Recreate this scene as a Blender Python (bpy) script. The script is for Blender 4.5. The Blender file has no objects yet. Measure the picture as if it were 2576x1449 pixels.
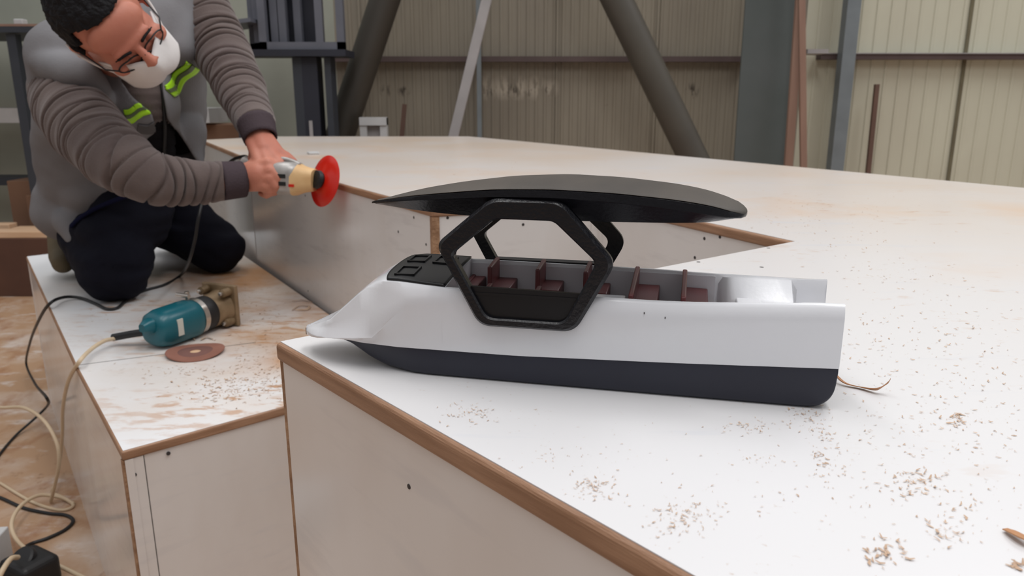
import bpy, bmesh, math, random
from mathutils import Vector, Matrix, noise
from mathutils.bvhtree import BVHTree
R = random.Random(7)
C = bpy.context.scene.collection
SC = bpy.context.scene

# ------------------------------------------------------------------ camera, light, exposure
F_PX = 1900.0
PITCH = math.atan(484.5 / 1900)
CAM_Z = 1.0682609
Z_DECK, Z_STEP = 0.8737826, 0.5386957
cam = bpy.data.cameras.new('camera'); co = bpy.data.objects.new('camera', cam); C.objects.link(co)
co.location = (0, 0, CAM_Z); co.rotation_euler = (math.pi/2 - PITCH, 0, 0)
cam.sensor_width = 36; cam.lens = F_PX / 2576 * 36; cam.clip_start = 0.01
cam.dof.use_dof = True; cam.dof.focus_distance = 0.57; cam.dof.aperture_fstop = 15
SC.camera = co
SC.view_settings.view_transform = 'Standard'; SC.view_settings.look = 'None'
SC.view_settings.gamma = 1; SC.view_settings.use_curve_mapping = False
SC.view_settings.exposure = 0.0

w = bpy.data.worlds.new('world'); SC.world = w; w.use_nodes = True
nt = w.node_tree; bg = nt.nodes['Background']
tc = nt.nodes.new('ShaderNodeTexCoord'); sp = nt.nodes.new('ShaderNodeSeparateXYZ'); cr = nt.nodes.new('ShaderNodeValToRGB')
nt.links.new(tc.outputs['Generated'], sp.inputs[0]); nt.links.new(sp.outputs['Z'], cr.inputs[0]); nt.links.new(cr.outputs[0], bg.inputs[0])
cr.color_ramp.elements[0].position = 0.0; cr.color_ramp.elements[0].color = (.20, .19, .18, 1)
cr.color_ramp.elements[1].position = 0.75; cr.color_ramp.elements[1].color = (1, 1, 1.03, 1)
bg.inputs[1].default_value = 0.72

def area(name, loc, size, power, rot=(0, 0, 0), col=(1, 1, 1)):
    l = bpy.data.lights.new(name, 'AREA'); l.shape = 'RECTANGLE'; l.size, l.size_y = size; l.energy = power; l.color = col
    o = bpy.data.objects.new(name, l); C.objects.link(o); o.location = loc; o.rotation_euler = rot
    return o
area('skylight', (.75, 0.2, 4.0), (.35, 2.4), 44, col=(1, .985, .97))
area('skylight', (-.7, 0.4, 4.0), (.45, 2.6), 26, col=(1, .99, .97))
area('skylight', (-1.6, 3.6, 5.2), (1.0, 3.0), 40, col=(1, .98, .95))
area('skylight', (3.4, 3.2, 5.2), (1.0, 3.0), 90, col=(.97, .98, 1.0))

# ------------------------------------------------------------------ projection helpers: a sight line met with a real surface
CAM = Vector((0, 0, CAM_Z))
def ray(x, y):
    a = (x - 1288) / F_PX; b = (y - 724.5) / F_PX
    return Vector((a, math.cos(PITCH) - math.sin(PITCH)*b, -(math.sin(PITCH) + math.cos(PITCH)*b)))
def at_z(x, y, z): r = ray(x, y); return CAM + r * ((z - CAM_Z) / r.z)
def at_y(x, y, Y): r = ray(x, y); return CAM + r * (Y / r.y)
def at_d(x, y, d): return CAM + ray(x, y) * d
def proj(p):
    v = Vector(p) - CAM; f = v.y*math.cos(PITCH) - v.z*math.sin(PITCH); dn = -(v.y*math.sin(PITCH) + v.z*math.cos(PITCH))
    return 1288 + F_PX*v.x/f, 724.5 + F_PX*dn/f
def inpoly(x, y, P):
    c = False; n = len(P)
    for i in range(n):
        (x1, y1), (x2, y2) = P[i], P[i-1]
        if (y1 > y) != (y2 > y) and x < (x2-x1)*(y-y1)/(y2-y1)+x1: c = not c
    return c

# ------------------------------------------------------------------ materials
def s2l(c): return tuple(((v/255)/12.92 if v/255 <= .04045 else ((v/255+.055)/1.055)**2.4) for v in c)
def mat(name, rgb, rough=.5, metal=0., spec=.5, var=None, scale=8., amt=.5, bump=0., bscale=60., stretch=(1, 1, 1), coat=0., sheen=0.):
    m = bpy.data.materials.new(name); m.use_nodes = True; t = m.node_tree; b = t.nodes['Principled BSDF']
    c = s2l(rgb) + (1,)
    b.inputs['Base Color'].default_value = c; b.inputs['Roughness'].default_value = rough
    b.inputs['Metallic'].default_value = metal; b.inputs['Specular IOR Level'].default_value = spec
    b.inputs['Coat Weight'].default_value = coat
    if sheen: b.inputs['Sheen Weight'].default_value = sheen
    tc = t.nodes.new('ShaderNodeTexCoord'); mp = t.nodes.new('ShaderNodeMapping'); mp.inputs['Scale'].default_value = stretch
    t.links.new(tc.outputs['Object'], mp.inputs[0])
    n = t.nodes.new('ShaderNodeTexNoise'); n.inputs['Scale'].default_value = scale; n.inputs['Detail'].default_value = 6
    t.links.new(mp.outputs[0], n.inputs['Vector'])
    v2 = var if var else tuple(max(0, int(x*.9)) for x in rgb)
    r = t.nodes.new('ShaderNodeValToRGB'); r.color_ramp.elements[0].position = .5-amt/2; r.color_ramp.elements[1].position = .5+amt/2
    r.color_ramp.elements[0].color = s2l(v2)+(1,); r.color_ramp.elements[1].color = c
    t.links.new(n.outputs[0], r.inputs[0]); t.links.new(r.outputs[0], b.inputs['Base Color'])
    if bump:
        n2 = t.nodes.new('ShaderNodeTexNoise'); n2.inputs['Scale'].default_value = bscale; n2.inputs['Detail'].default_value = 4
        t.links.new(mp.outputs[0], n2.inputs['Vector'])
        bp = t.nodes.new('ShaderNodeBump'); bp.inputs['Strength'].default_value = bump; bp.inputs['Distance'].default_value = .01
        t.links.new(n2.outputs[0], bp.inputs['Height']); t.links.new(bp.outputs[0], b.inputs['Normal'])
    return m

def layered(name, base, layers, rough=.35, spec=.4):
    """base colour with dust, speck and stain layers; each: colour, noise scale, lo, hi, stretch, mask(scale, lo, hi) or None, opacity"""
    m = bpy.data.materials.new(name); m.use_nodes = True; t = m.node_tree; b = t.nodes['Principled BSDF']
    b.inputs['Roughness'].default_value = rough; b.inputs['Specular IOR Level'].default_value = spec
    tc = t.nodes.new('ShaderNodeTexCoord')
    cur = None
    for i, L in enumerate(layers):
        col, scale, lo, hi, st, mask, op = L[:7]
        mp = t.nodes.new('ShaderNodeMapping'); mp.inputs['Scale'].default_value = st; mp.inputs['Location'].default_value = (i*3.7, i*1.3, 0)
        if len(L) > 8: mp.inputs['Rotation'].default_value = (0, 0, L[8])
        t.links.new(tc.outputs['Object'], mp.inputs[0])
        n = t.nodes.new('ShaderNodeTexNoise'); n.inputs['Scale'].default_value = scale; n.inputs['Detail'].default_value = 5; n.inputs['Roughness'].default_value = .6
        t.links.new(mp.outputs[0], n.inputs['Vector'])
        mr = t.nodes.new('ShaderNodeMapRange'); mr.inputs[1].default_value = lo; mr.inputs[2].default_value = hi; mr.inputs[4].default_value = op
        t.links.new(n.outputs[0], mr.inputs[0]); fac = mr.outputs[0]
        if mask:
            n3 = t.nodes.new('ShaderNodeTexNoise'); n3.inputs['Scale'].default_value = mask[0]; n3.inputs['Detail'].default_value = 2
            mp3 = t.nodes.new('ShaderNodeMapping'); mp3.inputs['Location'].default_value = (i*2.1+.4, i*.7, 0)
            t.links.new(tc.outputs['Object'], mp3.inputs[0]); t.links.new(mp3.outputs[0], n3.inputs['Vector'])
            m3 = t.nodes.new('ShaderNodeMapRange'); m3.inputs[1].default_value = mask[1]; m3.inputs[2].default_value = mask[2]
            t.links.new(n3.outputs[0], m3.inputs[0])
            mu = t.nodes.new('ShaderNodeMath'); mu.operation = 'MULTIPLY'; t.links.new(fac, mu.inputs[0]); t.links.new(m3.outputs[0], mu.inputs[1]); fac = mu.outputs[0]
        if len(L) > 7 and L[7]:   # where the dust lies: list of (x, y, radius, weight)
            tot = None
            for (cx, cy, rad, wt) in L[7]:
                vm = t.nodes.new('ShaderNodeVectorMath'); vm.operation = 'DISTANCE'; vm.inputs[1].default_value = (cx, cy, L[9] if len(L) > 9 else Z_DECK)
                t.links.new(tc.outputs['Object'], vm.inputs[0])
                m4 = t.nodes.new('ShaderNodeMapRange'); m4.inputs[1].default_value = rad; m4.inputs[2].default_value = rad*.25; m4.inputs[4].default_value = wt
                t.links.new(vm.outputs['Value'], m4.inputs[0])
                if tot is None: tot = m4.outputs[0]
                else:
                    mx = t.nodes.new('ShaderNodeMath'); mx.operation = 'MAXIMUM'; t.links.new(tot, mx.inputs[0]); t.links.new(m4.outputs[0], mx.inputs[1]); tot = mx.outputs[0]
            mu = t.nodes.new('ShaderNodeMath'); mu.operation = 'MULTIPLY'; t.links.new(fac, mu.inputs[0]); t.links.new(tot, mu.inputs[1]); fac = mu.outputs[0]
        mix = t.nodes.new('ShaderNodeMix'); mix.data_type = 'RGBA'
        if cur is None: mix.inputs[6].default_value = s2l(base)+(1,)
        else: t.links.new(cur, mix.inputs[6])
        mix.inputs[7].default_value = s2l(col)+(1,)
        t.links.new(fac, mix.inputs[0]); cur = mix.outputs[2]
    t.links.new(cur, b.inputs['Base Color'])
    return m

SAW = (216, 180, 146)
M = {}
M['deck'] = layered('white laminate with sawdust', (215, 214, 215), [
    ((206, 188, 170), 1.2, .15, .60, (1, 1, 1), None, .9, [(-.4, 3.4, 3.0, 1), (1.1, 2.0, 1.5, .9), (1.5, .6, 1.2, .6)]),
    (SAW, 3.0, .50, .74, (1, 1, 1), None, .8, [(-.75, 2.75, 1.3, 1), (.55, 1.35, .7, .9), (-.3, 2.1, .8, .8), (.9, .9, .6, .5)]),
    ((190, 150, 115), 26, .60, .70, (1, 2.2, 1), (5, .50, .62), .75, [(.6, 1.3, .8, 1), (.62, .62, .55, .9), (1.0, 2.2, 1.2, .6)]),
    ((176, 150, 128), 170, .66, .72, (1, 1, 1), (9, .5, .62), .7),
    ((150, 140, 135), 260, .72, .76, (1, 1, 1), (4, .4, .6), .6),
    ((200, 203, 210), 5, .60, .72, (1, 6, 1), None, .5),
], rough=.3)
M['step'] = layered('white laminate with heavy sawdust', (228, 229, 231), [
    ((206, 184, 160), 2.2, .30, .62, (1, 1, 1), None, .85, [(-.75, 2.1, .75, 1), (-.45, 1.65, .5, 1), (-.55, 1.45, .45, .8)], 0, Z_STEP),
    ((190, 140, 95), 3.2, .42, .66, (1, 1, 1), None, .95, [(-.52, 1.78, .42, 1), (-.8, 2.2, .4, 1), (-.40, 1.5, .30, .9)], 0, Z_STEP),
    ((188, 140, 98), 18, .50, .60, (1, 2.6, 1), (6, .42, .55), .85, [(-.5, 1.35, .34, 1), (-.48, 1.6, .5, .9), (-.9, 1.9, .5, .8)], .5, Z_STEP),
    ((150, 112, 80), 60, .60, .68, (1, 1.5, 1), (8, .45, .6), .8, [(-.5, 1.4, .4, 1), (-.8, 2.0, .6, .8)], 0, Z_STEP),
], rough=.35)
M['side'] = layered('white laminate side', (224, 220, 217), [
    ((196, 182, 170), 2.2, .45, .75, (1, 1, .4), None, .5),
    ((150, 130, 115), 60, .72, .76, (1, 1, 1), (3, .5, .65), .7),
    ((205, 200, 198), 7, .55, .7, (1, 1, 6), None, .5),
], rough=.16, spec=.5)
M['edge'] = mat('oak edge banding', (166, 128, 100), rough=.45, var=(132, 96, 70), scale=9, amt=.4, bump=.15, bscale=60, stretch=(1.2, 1.2, 14))
M['mdf'] = mat('raw board edge', (172, 136, 105), rough=.8, var=(130, 95, 68), scale=50, amt=.4, bump=.3, bscale=150)
M['floor'] = layered('plywood floor under dust', (176, 142, 112), [
    ((205, 190, 178), 2.0, .46, .62, (1, 1, 1), None, .85),
    ((205, 192, 182), 7, .56, .66, (1, 2, 1), None, .8),
    ((150, 104, 70), 5, .52, .68, (1.6, 1, 1), None, .8),
    ((120, 84, 58), 25, .60, .70, (1, 1, 1), (2, .4, .6), .7),
], rough=.55)
M['hull_white'] = mat('gloss white hull paint', (222, 223, 226), rough=.16, spec=.5, var=(222, 222, 226), scale=30, bump=.012, bscale=300, coat=.3)
M['hull_black'] = mat('satin blue black paint', (37, 39, 52), rough=.42, var=(33, 34, 46), scale=20, spec=.4)
M['frame_black'] = mat('painted black frame', (12, 12, 17), rough=.3, var=(18, 18, 24), scale=25, bump=.10, bscale=420, spec=.45)
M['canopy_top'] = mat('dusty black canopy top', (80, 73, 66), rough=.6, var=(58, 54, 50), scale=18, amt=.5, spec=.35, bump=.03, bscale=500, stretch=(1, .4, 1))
M['canopy_side'] = mat('satin black canopy side', (12, 12, 18), rough=.3, var=(16, 16, 22), scale=10, spec=.4, bump=.05, bscale=400)
M['panel_black'] = mat('matt black panel', (11, 11, 15), rough=.4, spec=.4)
M['interior'] = mat('grey cockpit lining', (228, 226, 230), rough=.5)
M['seat'] = mat('oxblood seat', (104, 52, 52), rough=.38, var=(90, 44, 45), scale=20)
M['sleeve'] = mat('grey brown fleece', (104, 92, 88), rough=.95, var=(88, 77, 75), scale=14, bump=.12, bscale=220, sheen=.2, spec=.1)
M['cuff'] = mat('dark ribbed cuff', (76, 66, 70), rough=.95, spec=.1, bump=.2, bscale=200)
M['vest'] = mat('grey work vest', (132, 132, 135), rough=.9, var=(110, 107, 108), scale=6, amt=.6, spec=.1, bump=.08, bscale=160)
M['vest_dark'] = mat('vest pocket cloth', (98, 96, 97), rough=.9, spec=.1)
M['undershirt'] = mat('black undershirt', (24, 23, 26), rough=.9, spec=.1)
M['trouser'] = mat('navy black work trousers', (25, 26, 36), rough=.9, var=(20, 20, 28), scale=9, bump=.15, bscale=60, spec=.12)
M['navy'] = mat('navy lining', (22, 24, 50), rough=.9, spec=.1)
M['skin'] = mat('skin', (194, 130, 108), rough=.5, var=(176, 106, 88), scale=9, amt=.6, spec=.35, bump=.05, bscale=120)
M['skin'].node_tree.nodes['Principled BSDF'].inputs['Subsurface Weight'].default_value = .08
M['skin'].node_tree.nodes['Principled BSDF'].inputs['Subsurface Scale'].default_value = .01
M['lid'] = mat('darker eyelid skin', (182, 112, 90), rough=.5)  # closed lids, a tone darker than the skin
M['hair'] = mat('black hair', (20, 18, 22), rough=.7, var=(13, 12, 15), scale=60, bump=.7, bscale=110, spec=.25)
M['mask'] = mat('white dust mask', (226, 222, 220), rough=.85, spec=.1, bump=.05, bscale=150)
M['strap'] = mat('white elastic', (215, 208, 205), rough=.8)
M['lime'] = mat('lime reflective tape', (182, 240, 40), rough=.5, var=(165, 225, 30), scale=20)
M['lime'].node_tree.nodes['Principled BSDF'].inputs['Roughness'].default_value = .4
M['tape_grey'] = mat('silver reflective stripe', (92, 104, 70), rough=.35)
M['black_rub'] = mat('black rubber', (22, 22, 24), rough=.5)
M['cream_rub'] = mat('cream cable sheath', (214, 194, 164), rough=.5, var=(196, 172, 142), scale=6)
M['teal'] = mat('teal plastic housing', (8, 92, 104), rough=.33, var=(6, 80, 92), scale=8)
M['steel'] = mat('brushed steel', (205, 198, 190), rough=.25, metal=.9, bump=.03)
M['cast'] = mat('dusty cast metal', (150, 128, 100), rough=.5, metal=.35, var=(104, 84, 58), scale=22, amt=.4)
M['paint_white'] = mat('white print', (205, 205, 195), rough=.6)
M['tool_grey'] = mat('silver grey gear housing', (178, 175, 172), rough=.38, metal=.35, var=(140, 136, 132), scale=40)
M['tool_cream'] = mat('dusty cream head', (222, 188, 138), rough=.55, var=(200, 160, 110), scale=25, amt=.5)
M['slot'] = mat('dark slot', (10, 18, 18), rough=.6)
M['red'] = mat('red backing pad', (205, 36, 18), rough=.22, var=(188, 26, 12), scale=6, spec=.6)
M['rust'] = mat('brown fibre sanding disc', (152, 104, 88), rough=.8, var=(128, 84, 70), scale=16)
M['rust_dark'] = mat('worn brown ring', (122, 84, 76), rough=.8)
M['shaving'] = mat('wood shavings', (208, 182, 158), rough=.8, var=(170, 138, 112), scale=40)
M['shaving2'] = mat('wood ribbon', (190, 140, 98), rough=.6, var=(160, 110, 74), scale=40)
M['wallrib'] = layered('cream ribbed metal sheet', (150, 142, 126), [
    ((128, 120, 108), 1.2, .4, .65, (1, 1, .5), None, .7),
    ((92, 84, 74), 7, .70, .78, (1, 1, 3), (1.5, .5, .6), .8),
    ((186, 176, 160), 9, .44, .50, (4, 1, 1), None, .8, [(-.17, 5.2, .09, 1), (-.06, 5.2, .09, 1), (.05, 5.2, .09, 1), (.16, 5.2, .09, 1), (.26, 5.2, .07, .8)], 0, 1.115),
    ((70, 62, 54), 16, .52, .56, (4, 1, 1), None, .9, [(-.16, 5.2, .05, 1), (.0, 5.2, .06, 1), (.12, 5.2, .05, 1), (.24, 5.2, .05, 1), (-.72, 5.2, .05, 1), (-.84, 5.2, .05, .9), (1.2, 5.2, .06, 1)], 0, 1.10)], rough=.5)
M['wallrib_r'] = layered('pale yellow ribbed metal sheet', (204, 202, 182), [
    ((184, 178, 160), 1.0, .4, .65, (1, 1, .6), None, .6),
    ((100, 92, 80), 9, .72, .78, (1, 1, .5), (1.5, .5, .6), .8)], rough=.45)
M['wallflat'] = layered('grey green wall sheet', (168, 171, 158), [((142, 144, 133), .9, .4, .65, (1, 1, 1), None, .6)], rough=.6)
M['girt'] = mat('brown primer steel', (92, 76, 74), rough=.6, var=(76, 62, 60), scale=4)
M['column'] = mat('grey green painted steel', (92, 98, 98), rough=.5, var=(80, 88, 86), scale=3)
M['pipe'] = mat('dark olive grey pipe', (86, 82, 74), rough=.42, var=(74, 70, 64), scale=3)
M['pipe_l'] = mat('dark brown grey pipe', (64, 59, 52), rough=.5, var=(54, 50, 44), scale=3)
M['darksteel'] = mat('dark blue steel', (38, 40, 52), rough=.55)
M['rack'] = mat('dark grey rack steel', (56, 60, 68), rough=.5)
M['winframe'] = mat('grey metal frame', (112, 114, 124), rough=.4, metal=.2)
M['palebar'] = mat('pale grey bar', (172, 168, 168), rough=.4)
M['postblue'] = mat('blue grey post', (126, 134, 138), rough=.5)
M['copper'] = mat('brown painted timber', (152, 122, 106), rough=.55, var=(136, 106, 92), scale=5, stretch=(4, 4, .4))
M['stick'] = mat('dark brown batten', (108, 82, 70), rough=.7)
M['cardboard'] = mat('cardboard', (132, 100, 78), rough=.85, var=(118, 86, 66), scale=3)
M['cardboard_d'] = mat('dark brown board', (92, 62, 48), rough=.85)
M['plank'] = mat('pale timber', (222, 190, 158), rough=.7, var=(200, 160, 124), scale=5, stretch=(1, 8, 8))
M['whiteboard'] = mat('white board', (206, 206, 206), rough=.5)
M['hole'] = mat('dark screw hole', (52, 46, 46), rough=.6)
M['seam'] = mat('joint line', (90, 84, 80), rough=.8)

# ------------------------------------------------------------------ object helpers
def link(name, me, m, parent=None, smooth=False):
    o = bpy.data.objects.new(name, me); C.objects.link(o)
    for x in (m if isinstance(m, (list, tuple)) else [m]): me.materials.append(x)
    if smooth: me.polygons.foreach_set('use_smooth', [True]*len(me.polygons))
    if parent:
        o.parent = parent; o.matrix_parent_inverse = parent.matrix_basis.inverted() if not parent.get('_loc') else Matrix.Identity(4)
    return o
def obj(name, bm, m, parent=None, smooth=False, norm=True):
    me = bpy.data.meshes.new(name)
    if norm: bmesh.ops.recalc_face_normals(bm, faces=bm.faces)
    bm.to_mesh(me); bm.free(); return link(name, me, m, parent, smooth)
def raw(name, V, Fc, m, parent=None, smooth=False):
    bm = bmesh.new(); vs = [bm.verts.new(v) for v in V]
    for f in Fc:
        try: bm.faces.new([vs[i] for i in f])
        except ValueError: pass
    return obj(name, bm, m, parent, smooth)
def empty(name, loc, label, cat, group=None, rz=0):
    o = bpy.data.objects.new(name, None); C.objects.link(o); o.location = loc; o.rotation_euler = (0, 0, rz); o.empty_display_size = .05
    return tag(o, label, cat, group)
def tag(o, label, cat, group=None, kind=None):
    o['label'] = label; o['category'] = cat
    if group: o['group'] = group
    if kind: o['kind'] = kind
    return o
def struct(o): o['kind'] = 'structure'; return o
def autosmooth(o, deg=35):
    me = o.data; me.polygons.foreach_set('use_smooth', [True]*len(me.polygons))
    bm = bmesh.new(); bm.from_mesh(me)
    for e in bm.edges:
        e.smooth = not (len(e.link_faces) == 2 and e.calc_face_angle(0) > math.radians(deg))
    bm.to_mesh(me); bm.free(); return o
def bevel(o, wdt, seg=2, deg=30):
    b = o.modifiers.new('bevel', 'BEVEL'); b.width = wdt; b.segments = seg; b.limit_method = 'ANGLE'; b.angle_limit = math.radians(deg); return o
def prism(poly, z0, z1, bm=None):
    bm = bm or bmesh.new()
    a = [bm.verts.new((x, y, z0)) for x, y in poly]; b = [bm.verts.new((x, y, z1)) for x, y in poly]
    bm.faces.new(b); bm.faces.new(a[::-1]); n = len(poly)
    for i in range(n): bm.faces.new((a[i], a[(i+1) % n], b[(i+1) % n], b[i]))
    return bm
def box(c, s, rz=0, bm=None, rot=None):
    bm = bm or bmesh.new(); m4 = Matrix.Translation(c) @ (rot.to_4x4() if rot else Matrix.Rotation(rz, 4, 'Z')) @ Matrix.Diagonal((*s, 1))
    bmesh.ops.create_cube(bm, size=1, matrix=m4); return bm
def beam(p, q, wx, wy, bm=None, up=(0, 1, 0)):
    """box bar from p to q; wy is measured along up, wx across"""
    p, q = Vector(p), Vector(q); d = (q-p).normalized(); u = Vector(up); u = (u - d*u.dot(d)).normalized(); s = d.cross(u)
    bm = bm or bmesh.new(); vs = []
    for c in (p, q):
        for a, b in ((-1, -1), (1, -1), (1, 1), (-1, 1)): vs.append(bm.verts.new(c + s*a*wx/2 + u*b*wy/2))
    for f in ((3, 2, 1, 0), (4, 5, 6, 7), (0, 1, 5, 4), (1, 2, 6, 5), (2, 3, 7, 6), (3, 0, 4, 7)): bm.faces.new([vs[i] for i in f])
    return bm
def cyl(p, q, r1, r2=None, n=32, bm=None):
    r2 = r1 if r2 is None else r2; p, q = Vector(p), Vector(q); d = (q-p).normalized()
    a = d.orthogonal().normalized(); b = d.cross(a); bm = bm or bmesh.new()
    A = [bm.verts.new(p + (a*math.cos(t) + b*math.sin(t))*r1) for t in [2*math.pi*i/n for i in range(n)]]
    B = [bm.verts.new(q + (a*math.cos(t) + b*math.sin(t))*r2) for t in [2*math.pi*i/n for i in range(n)]]
    for i in range(n): bm.faces.new((A[i], A[(i+1) % n], B[(i+1) % n], B[i]))
    bm.faces.new(A[::-1]); bm.faces.new(B); return bm
def lathe(p, d, prof, n=40, bm=None, a=None):
    """prof: list of (distance along d, radius)"""
    p, d = Vector(p), Vector(d).normalized(); a = Vector(a).normalized() if a else d.orthogonal().normalized(); b = d.cross(a); bm = bm or bmesh.new(); rings = []
    for (t, r) in prof:
        rings.append([bm.verts.new(p + d*t + (a*math.cos(k) + b*math.sin(k))*max(r, 1e-5)) for k in [2*math.pi*i/n for i in range(n)]])
    for A, B in zip(rings, rings[1:]):
        for i in range(n): bm.faces.new((A[i], A[(i+1) % n], B[(i+1) % n], B[i]))
    bm.faces.new(rings[0][::-1]); bm.faces.new(rings[-1]); return bm
def catmull(P, k=10):
    P = [Vector(p) for p in P]; Q = [P[0]*2-P[1]] + P + [P[-1]*2-P[-2]]; out = []
    for i in range(1, len(Q)-2):
        a, b, c, d = Q[i-1:i+3]
        for j in range(k):
            t = j/k; out.append(.5*((2*b) + (c-a)*t + (2*a-5*b+4*c-d)*t*t + (3*b-a-3*c+d)*t**3))
    out.append(Q[-2]); return out
def tube(path, rad, n=12, bm=None, caps=True, rfun=None):
    """path of Vectors, rad a number or list; rfun(i, theta) adds to the radius"""
    bm = bm or bmesh.new(); m = len(path); rings = []; up = None
    for i, p in enumerate(path):
        d = (path[min(i+1, m-1)] - path[max(i-1, 0)]).normalized()
        if up is None: up = d.orthogonal().normalized() if rfun is None else (Vector((0, -1, .3)) - d*Vector((0, -1, .3)).dot(d)).normalized()
        up = (up - d*up.dot(d)).normalized(); s = d.cross(up); r = rad[i] if isinstance(rad, list) else rad
        rings.append([bm.verts.new(p + (up*math.cos(t) + s*math.sin(t))*(r + (rfun(i, t) if rfun else 0))) for t in [2*math.pi*k/n for k in range(n)]])
    for A, B in zip(rings, rings[1:]):
        for i in range(n): bm.faces.new((A[i], A[(i+1) % n], B[(i+1) % n], B[i]))
    if caps: bm.faces.new(rings[0][::-1]); bm.faces.new(rings[-1])
    return bm
def caps_bm(L, bm=None):
    """tapered capsules: (p1, r1, p2, r2)"""
    bm = bm or bmesh.new()
    for (p, r1, q, r2) in L:
        p, q = Vector(p), Vector(q)
        bmesh.ops.create_icosphere(bm, subdivisions=3, radius=r1, matrix=Matrix.Translation(p))
        if (q-p).length > 1e-4:
            bmesh.ops.create_icosphere(bm, subdivisions=3, radius=r2, matrix=Matrix.Translation(q))
            cyl(p, q, r1, r2, 24, bm)
    return bm
def ell(c, r, rot=None, bm=None, sub=4):
    bm = bm or bmesh.new(); m4 = Matrix.Translation(c) @ (rot.to_4x4() if rot else Matrix.Identity(4)) @ Matrix.Diagonal((*r, 1))
    bmesh.ops.create_icosphere(bm, subdivisions=sub, radius=1, matrix=m4); return bm
def remeshed(bm, voxel, smooth_it=6, fac=.5):
    me = bpy.data.meshes.new('tmp'); bm.to_mesh(me); bm.free(); o = bpy.data.objects.new('tmp', me); C.objects.link(o)
    r = o.modifiers.new('r', 'REMESH'); r.mode = 'VOXEL'; r.voxel_size = voxel
    if smooth_it: s = o.modifiers.new('s', 'SMOOTH'); s.factor = fac; s.iterations = smooth_it
    dg = bpy.context.evaluated_depsgraph_get(); me2 = bpy.data.meshes.new_from_object(o.evaluated_get(dg))
    bpy.data.objects.remove(o); bpy.data.meshes.remove(me); return me2
def offset_poly(P, d):
    n = len(P); out = []; A = sum(P[i-1][0]*P[i][1]-P[i][0]*P[i-1][1] for i in range(n)); sg = 1 if A > 0 else -1
    for i in range(n):
        p0, p1, p2 = Vector(P[i-1]), Vector(P[i]), Vector(P[(i+1) % n]); d1 = (p1-p0).normalized(); d2 = (p2-p1).normalized()
        n1 = Vector((-d1.y, d1.x))*sg; n2 = Vector((-d2.y, d2.x))*sg; k = n1+n2; k = k/ max(.15, (1+n1.dot(n2)))
        out.append(tuple(p1 + k*d))
    return out
def slab(p, q, inward, th, z0, z1, bm=None):
    """upright board on the line p-q, its outer face on the line, thickness towards inward"""
    p, q = Vector(p), Vector(q); d = (q-p).normalized(); n = Vector((-d.y, d.x)); n = n if n.dot(Vector(inward)) > 0 else -n
    return prism([tuple(p), tuple(q), tuple(q+n*th), tuple(p+n*th)], z0, z1, bm)

# ------------------------------------------------------------------ building shell
bm = bmesh.new(); bmesh.ops.create_grid(bm, x_segments=2, y_segments=2, size=1, matrix=Matrix.Translation((1, 1.2, 0)) @ Matrix.Diagonal((7, 4.1, 1, 1)))
struct(obj('floor', bm, M['floor']))
YW = 5.2
def ribwall(name, x0, x1, m, pitch, wd, dep, z1=3.6):
    bm = bmesh.new(); xs = []; x = x0
    while x < x1:
        xs += [(x, 0), (x+pitch-2*wd, 0), (x+pitch-1.6*wd, dep), (x+pitch-.4*wd, dep)]; x += pitch
    xs = [(min(a, x1), b) for a, b in xs]; xs.append((x1, 0))
    pr = None
    for a, b in xs:
        c = (bm.verts.new((a, YW-b, 0)), bm.verts.new((a, YW-b, z1)))
        if pr and a > pr[0].co.x+1e-5: bm.faces.new((pr[0], c[0], c[1], pr[1]))
        elif pr: continue
        pr = c
    return struct(obj(name, bm, m))
ribwall('wall_back', -1.16, 1.92, M['wallrib'], .058, .012, .006)
ribwall('wall_right', 1.92, 6.6, M['wallrib_r'], .094, .012, .007)
struct(obj('wall_left', box((-4.2, YW+.02, 1.8), (6.08, .04, 3.6)), M['wallflat']))
# sheet lap joints on the walls
for i, (px, w_) in enumerate([(1400, .012), (1648, .012), (912, .012)]):
    a = at_y(px, 200, YW).x; struct(obj('trim_%d' % (i+1), box((a, YW-.012, 1.8), (w_, .01, 3.6)), M['wallrib']))
a = at_y(2440, 0, YW-.02); b = at_y(2387, 455, YW-.02)
struct(obj('trim_4', beam((a.x*1.0+.02, YW-.012, 3.0), (b.x-.0, YW-.012, .2), .022, .006), mat('dark seam streak', (118, 112, 88), rough=.8, var=(96, 88, 70), scale=6)))  # dark streak running along a sheet seam
# girts: brown rails across the wall
z = at_y(1500, 149, YW-.06).z
gr = obj('trim_5', box(((at_y(828, 155, YW).x+at_y(1880, 148, YW).x)/2, YW-.05, z), (at_y(1880, 148, YW).x-at_y(828, 155, YW).x, .08, .034)), M['girt']); struct(gr)
z2 = at_y(2300, 143, YW-.06).z
struct(obj('trim_6', box(((2.0+6.4)/2, YW-.05, z2), (4.4, .08, .034)), M['girt']))
struct(obj('trim_7', box(((2.0+6.4)/2, YW-.055, z2+.02), (4.4, .09, .006)), M['palebar']))

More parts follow.
